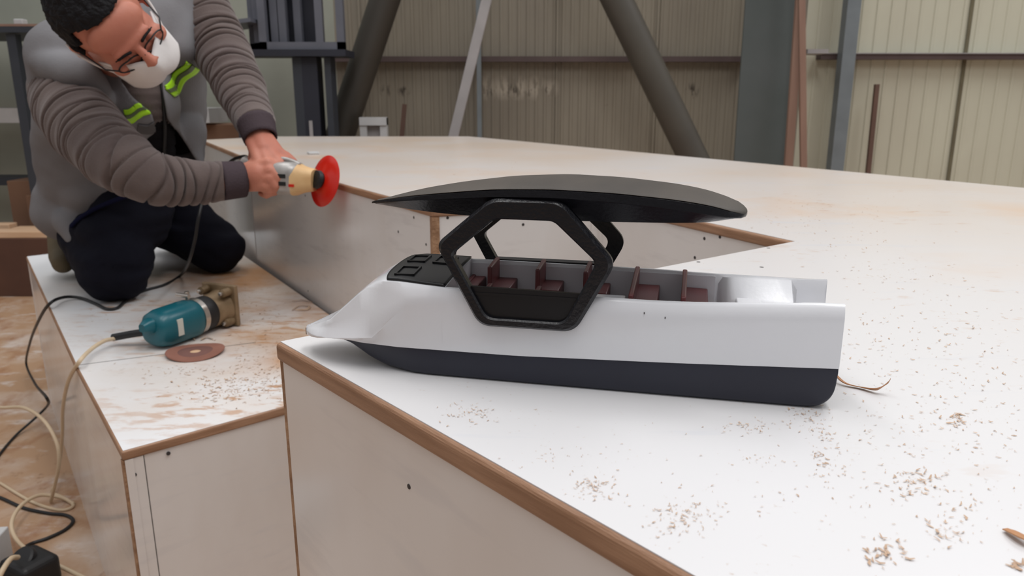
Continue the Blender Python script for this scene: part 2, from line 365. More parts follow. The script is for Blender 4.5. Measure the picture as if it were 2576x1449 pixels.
# steel column with a wide flange
def upright(name, px_top, px_bot, Y, w_px, m, label, cat, dep=.1, z1=2.6, flange=False, group=None):
    a = at_y(px_top[0], px_top[1], Y); b = at_y(px_bot[0], px_bot[1], Y); wd = w_px*Y/F_PX
    d = (b-a); k = (a.z-z1)/(a.z-b.z); top = a + d*k; k = a.z/(a.z-b.z); bot = a + d*k; bot.z = 0
    if abs(top.x-bot.x) < .22 and not flange == 'lean': top.x = bot.x = (a.x+b.x)/2
    bm = beam(bot, top, wd, dep if flange is not True else .014)
    if flange is True:
        beam(bot+Vector((0, .16, 0)), top+Vector((0, .16, 0)), .01, .31, bm); beam(bot+Vector((0, .32, 0)), top+Vector((0, .32, 0)), wd, .014, bm)
    return tag(obj(name, bm, m), label, cat, group)
c = at_y(1930, 200, 4.75)
st = empty('steel_column', (c.x+.02, 4.75, 0), 'wide grey-green steel column standing against the ribbed wall right of the thick slanting pipe', 'column')
obj('front_flange', box((c.x-.01, 4.75, 1.4), (.315, .016, 2.8)), M['column'], st); obj('web', box((c.x-.01, 4.78, 1.4), (.012, .05, 2.8)), M['column'], st)
obj('rear_flange', box((c.x, 4.81, 1.4), (.29, .016, 2.8)), M['column'], st)
# narrow posts on the wall
def post(pxc, Y, wd, m, label, name='wall_post'):
    c = at_y(pxc, 250, Y); return tag(obj(name, box((c.x, Y, 1.4), (wd, .08, 2.8)), m), label, 'post')
post(2118, 5.06, .085, M['postblue'], 'blue-grey steel post on the ribbed wall right of the leaning brown timbers')
post(1206, 5.08, .028, M['postblue'], 'thin blue-grey post behind the pale slanting bar')
# round bracing pipes
def pipe(name, a, b, Y, r, m, label, Yb=None):
    p = at_y(*a, Y); q = at_y(*b, Yb or Y); d = q-p
    top = p - d*(1.0); bot = p + d*((p.z-.02)/(p.z-q.z))
    return tag(autosmooth(obj(name, cyl(bot, top, r, n=40), m)), label, 'pipe')
pipe('bracing_pipe', (968, 0), (856, 340), 4.6, .086, M['pipe_l'], 'dark slanting round pipe rising to the right beside the dark columns')
pipe('bracing_pipe', (1552, 0), (1745, 400), 4.6, .088, M['pipe'], 'thick olive-grey pipe slanting down to the right, left of the wide steel column')
p = at_y(1224, 0, 4.3); q = at_y(1141, 342, 4.3); d = q-p
tag(bevel(obj('metal_bar', beam(p-d*1.0, p+d*(p.z/(p.z-q.z)), .054, .04), M['palebar']), .004), 'pale grey square bar leaning in front of the ribbed wall', 'bar')
# leaning timbers and battens
def stick(name, a, b, Y, wd, m, label, top_ext=0, dep=.025):
    p = at_y(*a, Y); q = at_y(*b, Y); d = q-p
    return tag(obj(name, beam(p-d*top_ext, p+d*(p.z/(p.z-q.z)), wd, dep), m), label, 'timber')
stick('timber_board', (2012, 0), (1983, 412), 4.62, .048, M['copper'], 'brown timber board leaning left against the side of the wide steel column', .8)
stick('timber_board', (2017, 60), (2021, 415), 4.52, .036, M['copper'], 'slimmer brown timber standing nearly upright just right of the wide steel column', 1.6)
stick('timber_batten', (2206, 212), (2184, 430), 5.08, .028, M['stick'], 'thin brown batten leaning on the pale ribbed wall at the right')
stick('timber_batten', (1018, 262), (1011, 343), 4.9, .026, M['stick'], 'short dark brown batten beside the small white frame')
tag(obj('rail_stub', box(at_y(2044, 131, 5.0)+Vector((0, .02, 0)), (.13, .22, .026)), M['palebar']), 'short pale metal rail stub jutting beside the leaning brown timbers', 'rail')
# small white frame standing behind the platform
p = at_y(906, 296, 4.5); q = at_y(974, 300, 4.5); fr = empty('small_frame', ((p.x+q.x)/2, 4.5, 0), 'small white frame standing upright beyond the far edge of the platform', 'frame')
bm = bmesh.new(); xa, xb = p.x, q.x
for x in (xa+.02, xb-.02): box((x, 4.5, p.z/2), (.04, .05, p.z), 0, bm)
obj('upright_rail', bm, M['whiteboard'], fr)
obj('top_rail', box(((xa+xb)/2, 4.495, p.z-.02), (xb-xa, .06, .045)), M['whiteboard'], fr)
obj('back_panel', box(((xa+xb)/2, 4.52, p.z/2), (xb-xa-.02, .01, p.z-.04)), M['palebar'], fr)

# ---------------- left background: storage rack, window frames, dark columns, shelf boards, boxes
rk = empty('storage_rack', (-2.6, 4.3, 0), 'tall dark steel storage rack with thin posts behind the kneeling worker', 'rack')
Yr = 4.3
def post_r(x, Y=Yr, wd=.05, z1=1.46, m='rack'): return obj('post', box((x, Y, z1/2), (wd, wd, z1)), M[m], rk)
xp = at_y(60, 260, Yr).x; zt = at_y(60, 76, Yr).z
post_r(xp, z1=zt-.02); post_r(xp, Yr+.6, z1=zt-.02); post_r(-3.7, z1=zt-.02)
obj('top_shelf', box(((-4.2+xp+.45)/2, Yr+.3, zt), (4.2+xp+.45, .7, .03)), M['rack'], rk)
zm = at_y(60, 288, Yr+.55).z
obj('white_shelf', box(((-4.2+xp+.9)/2, Yr+.45, zm), (4.2+xp+.9, .3, .085)), M['whiteboard'], rk)['label'] = 'thick white shelf board'
obj('lower_shelf', box(((-4.2+xp+.7)/2, Yr+.56, at_y(60, 455, Yr+.5).z), (4.2+xp+.7, .18, .05)), M['rack'], rk)
b_ = box((at_y(60, 72, Yr).x, Yr+.15, zt+.022), (1.1, .4, .012)); tag(obj('plywood_sheet', b_, M['copper']), 'thin brown panel lying on the top shelf of the rack at the left', 'panel')
tag(bevel(obj('white_block', box(at_y(37, 52, Yr-.02)+Vector((0, .05, -.003)), (.05, .05, .03)), M['whiteboard']), .006), 'tiny white block on the brown panel at the far upper left', 'block')
# platform rack carrying grey window frames
Yf = 4.25
rk2 = empty('steel_stand', (-1.35, Yf, 0), 'dark steel stand carrying the grey metal window frames, under the dark beams', 'stand')
z0 = at_y(700, 118, Yf).z
xl, xr = at_y(520, 118, Yf).x, at_y(868, 118, Yf).x
obj('shelf_beam', box(((xl+xr)/2, Yf+.12, z0-.03), (xr-xl, .24, .035)), M['darksteel'], rk2)
for px, wd, m in ((745, .05, 'rack'), (776, .085, 'darksteel'), (822, .035, 'rack'), (590, .03, 'rack')):
    x = at_y(px, 250, Yf).x
    obj('post', box((x, Yf+.12, (z0-.05)/2), (wd, .12, z0-.05)), M[m], rk2)
obj('dark_backing', box(((at_y(640, 200, Yf+.2).x+at_y(815, 200, Yf+.2).x)/2, Yf+.235, 1.5), (.34, .01, 2*(1.5-z0)+.06)), M['darksteel'], rk2)  # added sheet standing in for the dark open gaps between the frames
def winframe(pa, pb, Y, tilt, label, mulls=(), zt=None, bar=.04, grp=None):
    xa, xb = at_y(pa, 60, Y).x, at_y(pb, 60, Y).x; zb = z0-.0125; ztp = 1.75
    e = empty('window_frame', ((xa+xb)/2, Y, zb), label, 'window frame', grp)
    def P(x, zz): return Vector((x, Y + tilt*(x-xa), zz))
    for x in (xa+bar/2, xb-bar/2): obj('side_rail', beam(P(x, zb), P(x, ztp), bar, .045), M['winframe'], e)
    obj('bottom_rail', beam(P(xa, zb+bar/2), P(xb, zb+bar/2), .045, bar, up=(0, 0, 1)), M['winframe'], e)
    obj('top_rail', beam(P(xa, ztp-bar/2), P(xb, ztp-bar/2), .045, bar, up=(0, 0, 1)), M['winframe'], e)
    for mx in mulls: x = at_y(mx, 60, Y).x; obj('mullion', beam(P(x, zb), P(x, ztp), bar, .04), M['winframe'], e)
    return e
winframe(652, 866, Yf+.05, .0, 'large grey metal window frame standing foremost on the dark steel stand', (804,))
winframe(640, 722, Yf+.12, .0, 'narrow grey window frame just behind the large one on the stand', (692,))
winframe(628, 760, Yf+.19, .0, 'rearmost grey window frame on the dark steel stand', (715,))
tag(obj('offcut_board', box(at_y(576, 98, Yf+.05)+Vector((0, 0, -.0)), (.09, .05, .012)), M['plank']), 'small pale offcut lying at the left end of the dark stand', 'offcut')
obj('roof_sheet', box((at_y(590, 70, Yf+.1).x, Yf+.1, at_y(590, 60, Yf).z), (.28, .3, .02), rot=Matrix.Rotation(-.12, 3, 'Y')), M['winframe'], rk2)
x = at_y(776, 320, Yf).x
tag(obj('white_strip', box((x, Yf+.06, at_y(776, 322, Yf+.06).z-.3), (.018, .02, .68)), M['palebar']), 'thin white strip standing against the dark steel stand', 'strip')
bx = at_y(545, 330, 4.7); tag(bevel(obj('cardboard_box', box((bx.x, 4.85, bx.z/2+.02), (.34, .3, bx.z+.04)), M['cardboard']), .004), 'brown cardboard box behind the worker\'s forearm, beyond the platform', 'box', 'cardboard boxes along the back')
# boxes and planks beyond the left end of the step
def cbox(pa, pb, ytop, Y, dep, m, label, zb=0):
    xa, xb = at_y(pa, ytop, Y).x, at_y(pb, ytop, Y).x; zt_ = at_y(pa, ytop, Y).z
    return tag(bevel(obj('cardboard_box', box(((xa+xb)/2, Y+dep/2, (zb+zt_)/2), (xb-xa, dep, zt_-zb)), m), .004), label, 'box')
cbox(16, 76, 455, 4.50, .18, M['cardboard'], 'tall brown cardboard box left of the worker, under the rack')
cbox(64, 150, 492, 4.34, .12, M['cardboard'], 'lower brown cardboard box in front of the tall one, left of the worker')
cb = cbox(-150, 190, 600, 4.0, .25, M['cardboard_d'], 'wide dark brown board case on the floor carrying pale planks')
zc = at_y(20, 600, 4.0).z
def plank(a, b, Yc, th, wd, zz, label):
    xa, xb = at_y(a, 580, Yc).x, at_y(b, 580, Yc).x
    return tag(bevel(obj('timber_plank', box(((xa+xb)/2, Yc, zz+th/2), (xb-xa, wd, th), .02), M['plank']), .004), label, 'plank', 'pale planks on the brown case')
plank(-120, 160, 4.06, .035, .11, zc, 'pale timber plank lying foremost on the dark brown case')
plank(40, 170, 4.19, .03, .08, zc, 'pale timber plank lying behind on the dark brown case')
plank(-160, 34, 4.19, .05, .08, zc, 'short thick pale plank at the left end of the dark brown case')

# ------------------------------------------------------------------ the big white platform
P0 = (-.194, .587); P1 = (.87, -.657)
DECK = [P0, P1, (2.55, -.657), (-.21, 3.771), (-1.165, 3.771), (-1.40, 3.464), (-.842, 2.43), (-.142, 1.335), (.168, 1.458), (.385, 1.024)]
pf = empty('workshop_platform', (.6, 1.0, 0), 'large white laminate platform with oak edges, carrying the model boat', 'platform')
top = obj('top_panel', prism(offset_poly(DECK, .0035), Z_DECK-.0012, Z_DECK), M['deck'], pf)
bm = prism(DECK, Z_DECK-.0165, Z_DECK-.0006); ob = bevel(obj('edge_band', bm, M['edge'], pf), .004, 4)
ob['label'] = 'oak brown rounded edge band'
zt = Z_DECK-.0165
def inset(P, Q, d=.003):
    return P, Q
panels = [((P0, P1), (1, 1)), (((-1.40, 3.464), (-.842, 2.43)), (1, 1)), (((-.842, 2.43), (-.142, 1.335)), (1, 1)), (((-.142, 1.335), (.168, 1.458)), (-.4, 1)), (((.168, 1.458), (.385, 1.024)), (1, 1)),
          (((.385, 1.024), P0), (.3, -1)), (((2.55, -.657), (-.21, 3.771)), (-1, -1)), (((-.21, 3.771), (-1.165, 3.771)), (0, -1)), (((-1.165, 3.771), (-1.40, 3.464)), (1, -1))]
for (p, q), inw in panels:
    p, q = Vector(p), Vector(q); d = (q-p).normalized(); n = Vector((-d.y, d.x)); n = n if n.dot(Vector(inw)) > 0 else -n
    p2, q2 = p+n*.003+d*.0068, q+n*.003-d*.004
    obj('side_panel', slab(p2, q2, inw, .012, 0, zt), M['side'], pf)
# raw board edges showing at the corners
dP = (Vector(P1)-Vector(P0)).normalized()
def strip(p, q, inw, z0_, z1_, name='corner_strip', m='mdf', par=None):
    return obj(name, slab(p, q, inw, .014, z0_, z1_), M[m], par or pf)
a0 = Vector(P0)+dP*.001; strip(a0 + Vector((.0022, .0022)), a0+dP*.0062+Vector((.0022, .0022)), (1, 1), 0, zt)['label'] = 'raw brown board edge at the near corner'
cA = Vector((-.142, 1.335)); dA = (Vector((-.842, 2.43))-cA).normalized(); dC = (Vector((.168, 1.458))-cA).normalized()
strip(cA-dC*.001-Vector((0, .0)), cA+dC*.013, (-.4, 1), Z_STEP-.2, zt)['label'] = 'raw brown board edge at the notch corner'
cB = Vector((.168, 1.458)); dBB = (Vector((.385, 1.024))-cB).normalized()
strip(cB-dC*.014, cB+dC*.012, (-.4, 1), 0, zt, 'side_panel', 'side'); strip(cB-dBB*.012, cB+dBB*.012, (1, 1), 0, zt, 'side_panel', 'side')
def hole(p, nrm, r, par, name='screw_hole'):
    nrm = Vector(nrm).normalized(); p = Vector(p); ob = obj(name, lathe(p-nrm*.002, nrm, [(0, r*.9), (.0020, r), (.0024, r*.9)], n=16), M['hole'], par); return ob
def on_wall(px, py, p, q, out=0):
    """sight line met with the upright plane through p, q"""
    p, q = Vector((*p, 0)), Vector((*q, 0)); n = (q-p).normalized().cross(Vector((0, 0, 1))); r = ray(px, py)
    if n.dot(r) > 0: n = -n
    t = (p-CAM).dot(n)/r.dot(n); return CAM + r*t, n
nin = Vector((-dP.y, dP.x)); nin = nin if nin.dot(Vector((1, 1))) > 0 else -nin
pp, qq = Vector(P0)+nin*.003, Vector(P1)+nin*.003
for x, y in ((1029, 1224),): a, n = on_wall(x, y, pp, qq); hole(a, n, .0019, pf)
for x, y, P_, Q_ in ((1002, 583, (-.842, 2.43), (-.142, 1.335)), (1041, 547, (-.842, 2.43), (-.142, 1.335)), (1072, 615, (-.842, 2.43), (-.142, 1.335)), (768, 492, (-.842, 2.43), (-.142, 1.335)), (775, 732, (-.842, 2.43), (-.142, 1.335)),
                     (1126, 548, (-.142, 1.335), (.168, 1.458)), (1316, 565, (-.142, 1.335), (.168, 1.458)), (1811, 596, (.168, 1.458), (.385, 1.024)), (1772, 600, (.168, 1.458), (.385, 1.024)), (1748, 648, (.168, 1.458), (.385, 1.024))):
    p, q = Vector(P_), Vector(Q_); d = (q-p).normalized(); n2 = Vector((-d.y, d.x)); n2 = n2 if n2.dot(Vector((0, 1))) > 0 else -n2
    a, n = on_wall(x, y, p+n2*.003, q+n2*.003); hole(a, n, .0028, pf)
for x, y in ((1933, 624), (1757, 659), (1916, 672)):
    a = at_z(x, y, Z_DECK); hole(a+Vector((0, 0, -.0004)), (0, 0, 1), .0028, pf)

# ------------------------------------------------------------------ the lower step
STEP = [(-.599, 1.06), (-.197, 1.409), (-.845, 2.42), (-1.17, 2.93), (-1.65, 2.511), (-.885, 1.445)]
ls = empty('lower_step', (-.75, 1.9, 0), 'lower white laminate step box where the worker kneels', 'step')
obj('top_panel', prism(offset_poly(STEP, .0028), Z_STEP-.0012, Z_STEP), M['step'], ls)
bevel(obj('edge_band', prism(STEP, Z_STEP-.0165, Z_STEP-.0006), M['edge'], ls), .003, 3)['label'] = 'brown wooden edge band'
for (p, q), inw in [((STEP[0], STEP[1]), (-.3, 1)), ((STEP[5], STEP[0]), (1, .3)), ((STEP[4], STEP[5]), (1, .3)), ((STEP[3], STEP[4]), (.3, -1))]:
    p, q = Vector(p), Vector(q); d = (q-p).normalized(); n = Vector((-d.y, d.x)); n = n if n.dot(Vector(inw)) > 0 else -n
    obj('side_panel', slab(p+n*.003+d*.001, q+n*.003-d*.001, inw, .012, 0, Z_STEP-.0165), M['side'], ls)
dF = (Vector(STEP[1])-Vector(STEP[0])).normalized(); nF = Vector((dF.y, -dF.x))
s0 = Vector(STEP[0])-nF*.003
obj('raw_edge', slab(s0+nF*.0008, s0+dF*.007+nF*.0008, -nF, .01, 0, Z_STEP-.0165), M['mdf'], ls)
sx = Vector(STEP[0])-nF*.003
obj('corner_strip', slab(sx+dF*.0072+nF*.0012, sx+dF*.030+nF*.0012, -nF, .006, 0, Z_STEP-.0167), M['side'], ls)
obj('joint_line', slab(sx+dF*.0300+nF*.0006, sx+dF*.0316+nF*.0006, -nF, .004, 0, Z_STEP-.0167), M['seam'], ls)
for x, y in ((424, 1141), (339, 1195), (353, 1336)):
    a, n = on_wall(x, y, sx+nF*.0022, sx+dF+nF*.0022); hole(a, n, .0032, ls)
p, q = at_z(192, 919, Z_STEP), at_z(640, 862, Z_STEP)
obj('top_seam', beam(p+Vector((0, 0, -.0003)), q+Vector((0, 0, -.0003)), .0022, .0012, up=(0, 0, 1)), M['seam'], ls)

# ------------------------------------------------------------------ model boat (metres; local x to the bow, y to the near side)
K2 = Vector((0.18157507, 0.45045379, Z_DECK)); DB = Vector((-0.97352932, 0.22856216, 0)); NB = Vector((0.22856216, 0.97352932, 0)); BEAM = .0758
org = K2 + NB*BEAM/2 + DB*.17
boat = empty('model_boat', org, 'white and black scale model passenger boat with raised canopy, on the platform corner', 'model boat', rz=math.atan2(DB.y, DB.x))
boat['_loc'] = 1
def B(s, y, z):   # s in mm from the stern contact, y in mm to the near side, z in mm over the deck
    k = max(0., min(1., (s+10)/100)); zz = z - y*.10*k*min(1, max(0, (z-20)/50))
    return Vector(((s-170)/1000, y/1000, zz/1000))
def B0(s, y, z): return Vector(((s-170)/1000, y/1000, z/1000))
def interp(T, s):
    T = sorted(T)
    if s <= T[0][0]: return T[0][1:]
    for a, b in zip(T, T[1:]):
        if a[0] <= s <= b[0]:
            t = (s-a[0])/(b[0]-a[0]); return [u+(v-u)*t for u, v in zip(a[1:], b[1:])]
    return T[-1][1:]
def smoothi(T, s, h=6):
    out = [interp(T, s+k*h/2) for k in (-2, -1, 0, 1, 2)]; return [sum(c)/5 for c in zip(*out)]
# waterline: half width and height; keel rise
WL = [(-23.5, 37.6, 28.6), (76, 38, 24.7), (183, 38, 20.8), (270, 37.5, 20.2), (300, 35, 20.6), (316, 31, 20.8), (330, 26, 19.5), (345, 17, 15.8), (356, 7, 12.8), (361, 1.5, 11.8)]
KE = [(-23.5, 24), (-23.2, 15.5), (-22.9, 13), (-22.5, 11), (-21.8, 9), (-20.8, 7), (-19.4, 5.1), (-17.6, 3.5), (-15.4, 2.1), (-12.8, 1.1), (-9.8, .45), (-6.4, .1), (-2, 0), (260, 0), (285, 2), (300, 7), (316, 15), (325, 19), (361, 11.5)]
def keel(s): return interp(KE, s)[0]
ST = [-23.4, -23.2, -22.9, -22.5, -21.8, -20.8, -19.4, -17.6, -15.4, -12.8, -9.8, -6.4, -2] + list(range(8, 262, 12)) + [266, 274, 282, 290, 298, 306, 312, 318, 323]
bm = bmesh.new(); rings = []
for s in ST:
    yw, zw = interp(WL, s); k = keel(s); h = max(zw-k, .6); yb = yw - 1.0*max(0, 1)
    rr = min(4, h*.45); half = [(0, k), (yb*.55, k)] + [(yb-rr+rr*math.sin(a), k+rr-rr*math.cos(a)) for a in (0, .4, .8, 1.2, 1.571)] + [(yw-.1, k+h*.6), (yw-.6, zw)]
    if s > 255: f = min(1, (s-255)/60); half = [(y*(1-.35*f*(1-min(1, max(0, (z-k)/h)))), z) for y, z in half]
    full = half + [(0, zw)] + [(-y, z) for y, z in half[::-1][:-1]]
    rings.append([bm.verts.new(B(s, y, z)) for y, z in full])
for A, Bq in zip(rings, rings[1:]):
    n = len(A)
    for i in range(n): bm.faces.new((A[i], A[(i+1) % n], Bq[(i+1) % n], Bq[i]))
bm.faces.new(rings[0][::-1]); bm.faces.new(rings[-1])
autosmooth(obj('hull_bottom', bm, M['hull_black'], boat), 50)['label'] = 'blue-black lower hull'

# topsides and hood: outer half section from the waterline to the centre line
#        s,  Ry,  Rz,  Dy,  Dz,   Cy,  Cz,   Ty,  Tz(centre)
HD = [(361.5, 2, 17.2, 1.5, 17.8, 1, 18, .5, 18), (357, 9.5, 17.8, 7, 19, 5, 19.6, 3, 20), (348, 19, 18.8, 14, 21.5, 11, 23, 8, 24.5), (340, 25, 19.6, 19, 23.5, 16, 26.5, 12, 28.5),
      (330, 29.5, 20.8, 25, 26.4, 23.6, 32, 21, 33.5), (318, 33, 22.4, 29, 27.2, 24.2, 43, 21.5, 44.5), (305, 36, 24.4, 33, 28, 25, 55, 22, 56.5), (297, 37.2, 26, 35.6, 28.8, 25.6, 61.4, 22.8, 63),
      (290, 38, 27.2, 37.8, 29.4, 28, 62.4, 25.5, 66.8), (283, 38, 34, 37.9, 36.5, 30.6, 63, 29, 69.2), (271, 38, 46.4, 37.9, 48.5, 34.6, 62, 31.5, 70), (263, 38, 54.4, 37.9, 57, 37.0, 61.4, 32.4, 69.8),
      (250, 38, 56.4, 37.9, 59.2, 37.3, 62.6, 33.6, 69.2), (233, 38, 57.5, 37.9, 60.5, 37.2, 63.5, 34.8, 68.6)]
def outer(s):
    yw, zw = interp(WL, s)
    if s >= 233:
        Ry, Rz, Dy, Dz, Cy, Cz, Ty, Tz = interp(HD, s)
        if s > 289: yw = min(yw, Ry)
        return [(yw, zw), (max(yw, Ry-.2) if s > 300 else yw, zw+(Rz-zw)*.35), (Ry, Rz-.8), (Ry-(.3 if s > 270 else .03), Rz), (Dy, Dz), ((Dy+Cy)/2, (Dz+Cz)/2), (Cy, Cz), ((Cy+Ty)/2, (Cz+Tz)/2+.3), (Ty, Tz-.5), (max(Ty-1.5, Ty*.5), Tz+.1), (Ty*.4, Tz+.8), (0, Tz+1.0)]
    return None
bm = bmesh.new(); rings = []
SH = [361.5, 359, 357, 352, 348, 344, 340, 335, 330, 326, 322, 318, 313, 309, 305, 301, 297, 293.5, 290, 286.5, 283, 279, 275, 271, 267, 263, 258, 252, 246, 240, 235]
for s in SH:
    h = outer(s); rings.append([bm.verts.new(B(s, -y, z)) for y, z in h[:-1]] + [bm.verts.new(B(s, y, z)) for y, z in h[::-1]])
# cockpit part: outer side, gunwale, inner wall, floor
def open_sec(s):
    yw, zw = interp(WL, s); g = interp([(-24, 69.5), (60, 67.5), (236, 68.5)], s)[0]
    k = max(0, min(1, (50-s)/10)); tw = interp([(-24, 5.5), (0, 6.2), (2, 5.2), (236, 5)], s)[0]
    fz = 34 + (21*k); yi = 37.3-tw; y2 = (yi-1.0)*(1-k)+(14)*k; dz = 7 if k == 0 else 1.6
    if s < 0: fz = 46; y2 = 30; dz = 8
    return [(yw, zw), (38, zw+8), (38, g-11), (37.9, g-8), (37.2, g-5), (36.1, g-2.2), (34.8, g-.4), (33.9, g), (yi+.3, g), (yi, g-.5), (yi-(0 if dz > 3 else .8), g-dz), (y2, fz+2), (y2-2, fz)]
S2 = [236.6] + list(range(226, 56, -10)) + [52, 50, 47, 44, 41, 38, 30, 20, 10, 4, .2, -4, -10, -16, -20, -23.6]
r2 = []
for s in S2:
    h = open_sec(s); r2.append([bm.verts.new(B(s, -y, z)) for y, z in h] + [bm.verts.new(B(s, y, z)) for y, z in h[::-1]])
for L in (rings, r2):
    for A, Bq in zip(L, L[1:]):
        for i in range(len(A)-1): bm.faces.new((A[i], A[i+1], Bq[i+1], Bq[i]))
        bm.faces.new((A[-1], A[0], Bq[0], Bq[-1]))
bm.faces.new(rings[0]); bm.faces.new(rings[-1]); bm.faces.new(r2[0]); bm.faces.new(r2[-1])
bmesh.ops.triangulate(bm, faces=[f for f in bm.faces if len(f.verts) > 4], ngon_method='EAR_CLIP')
hull = autosmooth(obj('hull', bm, M['hull_white'], boat), 35)
hull['label'] = 'glossy white topsides with open cockpit'
# grey lining inside the cockpit (liner boards)
for sg in (1, -1):
    bm = bmesh.new(); V = []
    for s in (234, 52): V += [bm.verts.new(B(s, sg*32.2, 66.2)), bm.verts.new(B(s, sg*32.2, 34.6)), bm.verts.new(B(s, sg*30.6, 34.6)), bm.verts.new(B(s, sg*31.4, 66.2))]
    for f in ((0, 1, 5, 4), (1, 2, 6, 5), (2, 3, 7, 6), (3, 0, 4, 7), (0, 1, 2, 3), (4, 5, 6, 7)): bm.faces.new([V[i] for i in f])
    obj('cockpit_lining', bm, M['interior'], boat)
# stern steps moulded inside
def bb(s0, s1, y0, y1, z0_, z1_, name, m, bev=.8, par=None, sl=0):
    bm = bmesh.new(); V = [bm.verts.new(B(s, y, z)) for s, y, z in ((s0, y0, z0_), (s1, y0, z0_), (s1, y1, z0_), (s0, y1, z0_), (s0+sl, y0, z1_), (s1-sl, y0, z1_), (s1-sl, y1, z1_), (s0+sl, y1, z1_))]
    for f in ((3, 2, 1, 0), (4, 5, 6, 7), (0, 1, 5, 4), (1, 2, 6, 5), (2, 3, 7, 6), (3, 0, 4, 7)): bm.faces.new([V[i] for i in f])
    o = obj(name, bm, m, par or boat)
    if bev: bevel(o, bev/1000, 3)
    return o
bb(20, 40, -12, 13, 50, 58.0, 'stern_step', M['hull_white'], 1.0, sl=2)
# seats: backrest and cushion for each row, two places abreast in front
def seat(s, y0, y1, zt_, zc, ln=16):
    e = bpy.data.objects.new('seat', None); C.objects.link(e); e.parent = boat; e.location = B(s, (y0+y1)/2, 35); e.empty_display_size = .01; e['_loc'] = 1
    off = e.location
    def part(sa, sb, za, zb, nm, lean=0):
        bm = bmesh.new(); V = [bm.verts.new(B(a+l, y, z)-off) for a, y, z, l in ((sa, y0, za, 0), (sb, y0, za, 0), (sb, y1, za, 0), (sa, y1, za, 0), (sa, y0, zb, lean), (sb, y0, zb, lean), (sb, y1, zb, lean), (sa, y1, zb, lean))]
        for f in ((3, 2, 1, 0), (4, 5, 6, 7), (0, 1, 5, 4), (1, 2, 6, 5), (2, 3, 7, 6), (3, 0, 4, 7)): bm.faces.new([V[i] for i in f])
        bevel(autosmooth(obj(nm, bm, M['seat'], e)), .0010, 3)
    part(s-1.6, s+1.8, 35, zt_, 'backrest', -.5); part(s-ln, s-1.0, 35, zc, 'cushion'); return e
for s in (249, 214, 178, 143):
    if s < 240: seat(s, -30.5, -5, 72, 57)
    else: seat(s-16, -30.5, -5, 58, 57, 10)
    if s < 240: seat(s-4, 6, 30.5, 64, 54)
for s in (108, 74): seat(s, -30.5, 30.5, 70, 57.5, 17)
bb(112, 134, 10, 30.5, 35, 62, 'side_locker', M['hull_white'], 1.5)['label'] = 'pale locker beside the near gunwale'
# black windshield panel laid on the hood
def hood_z(s, y):
    h = outer(s); h = sorted([(abs(a), b) for a, b in h ][7:]); y = abs(y)
    for a, b in zip(h, h[1:]):
        if a[0] <= y <= b[0]: t = (y-a[0])/max(1e-6, b[0]-a[0]); return a[1]+(b[1]-a[1])*t
    return h[-1][1]
bm = bmesh.new(); g = []; NS, NY = 24, 22
for i in range(NS+1):
    row = []
    for j in range(NY+1):
        v = j/NY*2-1; s_f = 280.5 + 4*(1-abs(v)**3); s = s_f + (235.6-s_f)*i/NS; Ty = interp(HD, s)[6]; yy = v*(Ty-1.0)
        yl = yy; zz = hood_z(s, yy) + 1.0
        # sunken square hatches
        for hs0, hs1, hy0, hy1 in ((262, 276, 6, 22), (262, 276, -20, -6), (238, 252, -22, -4)):
            if hs0 < s < hs1 and hy0 < yy < hy1: zz -= .0
        row.append(bm.verts.new(B(s, yl, zz)))
    g.append(row)
for i in range(NS):
    for j in range(NY): bm.faces.new((g[i][j], g[i+1][j], g[i+1][j+1], g[i][j+1]))
ws = obj('windshield', bm, M['panel_black'], boat); so = ws.modifiers.new('s', 'SOLIDIFY'); so.thickness = .0014; so.offset = 0; autosmooth(ws, 40)
ws['label'] = 'black hood panel ahead of the cockpit'
for (sa, sb, ya, yb) in ((262, 277, 6, 23), (243, 258, -24, -6), (264, 278, -22, -6)):
    bm = bmesh.new(); t_ = 1.4
    for (a, b, c_, d_) in ((sa, sb, ya, ya+t_), (sa, sb, yb-t_, yb), (sa, sa+t_, ya, yb), (sb-t_, sb, ya, yb)):
        V = [bm.verts.new(B(s_, y_, hood_z(s_, y_)+o_)) for o_ in (1.4, 3.0) for s_, y_ in ((a, c_), (b, c_), (b, d_), (a, d_))]
        for f in ((3, 2, 1, 0), (4, 5, 6, 7), (0, 1, 5, 4), (1, 2, 6, 5), (2, 3, 7, 6), (3, 0, 4, 7)): bm.faces.new([V[k] for k in f])
    obj('hatch_rim', bm, M['panel_black'], boat)
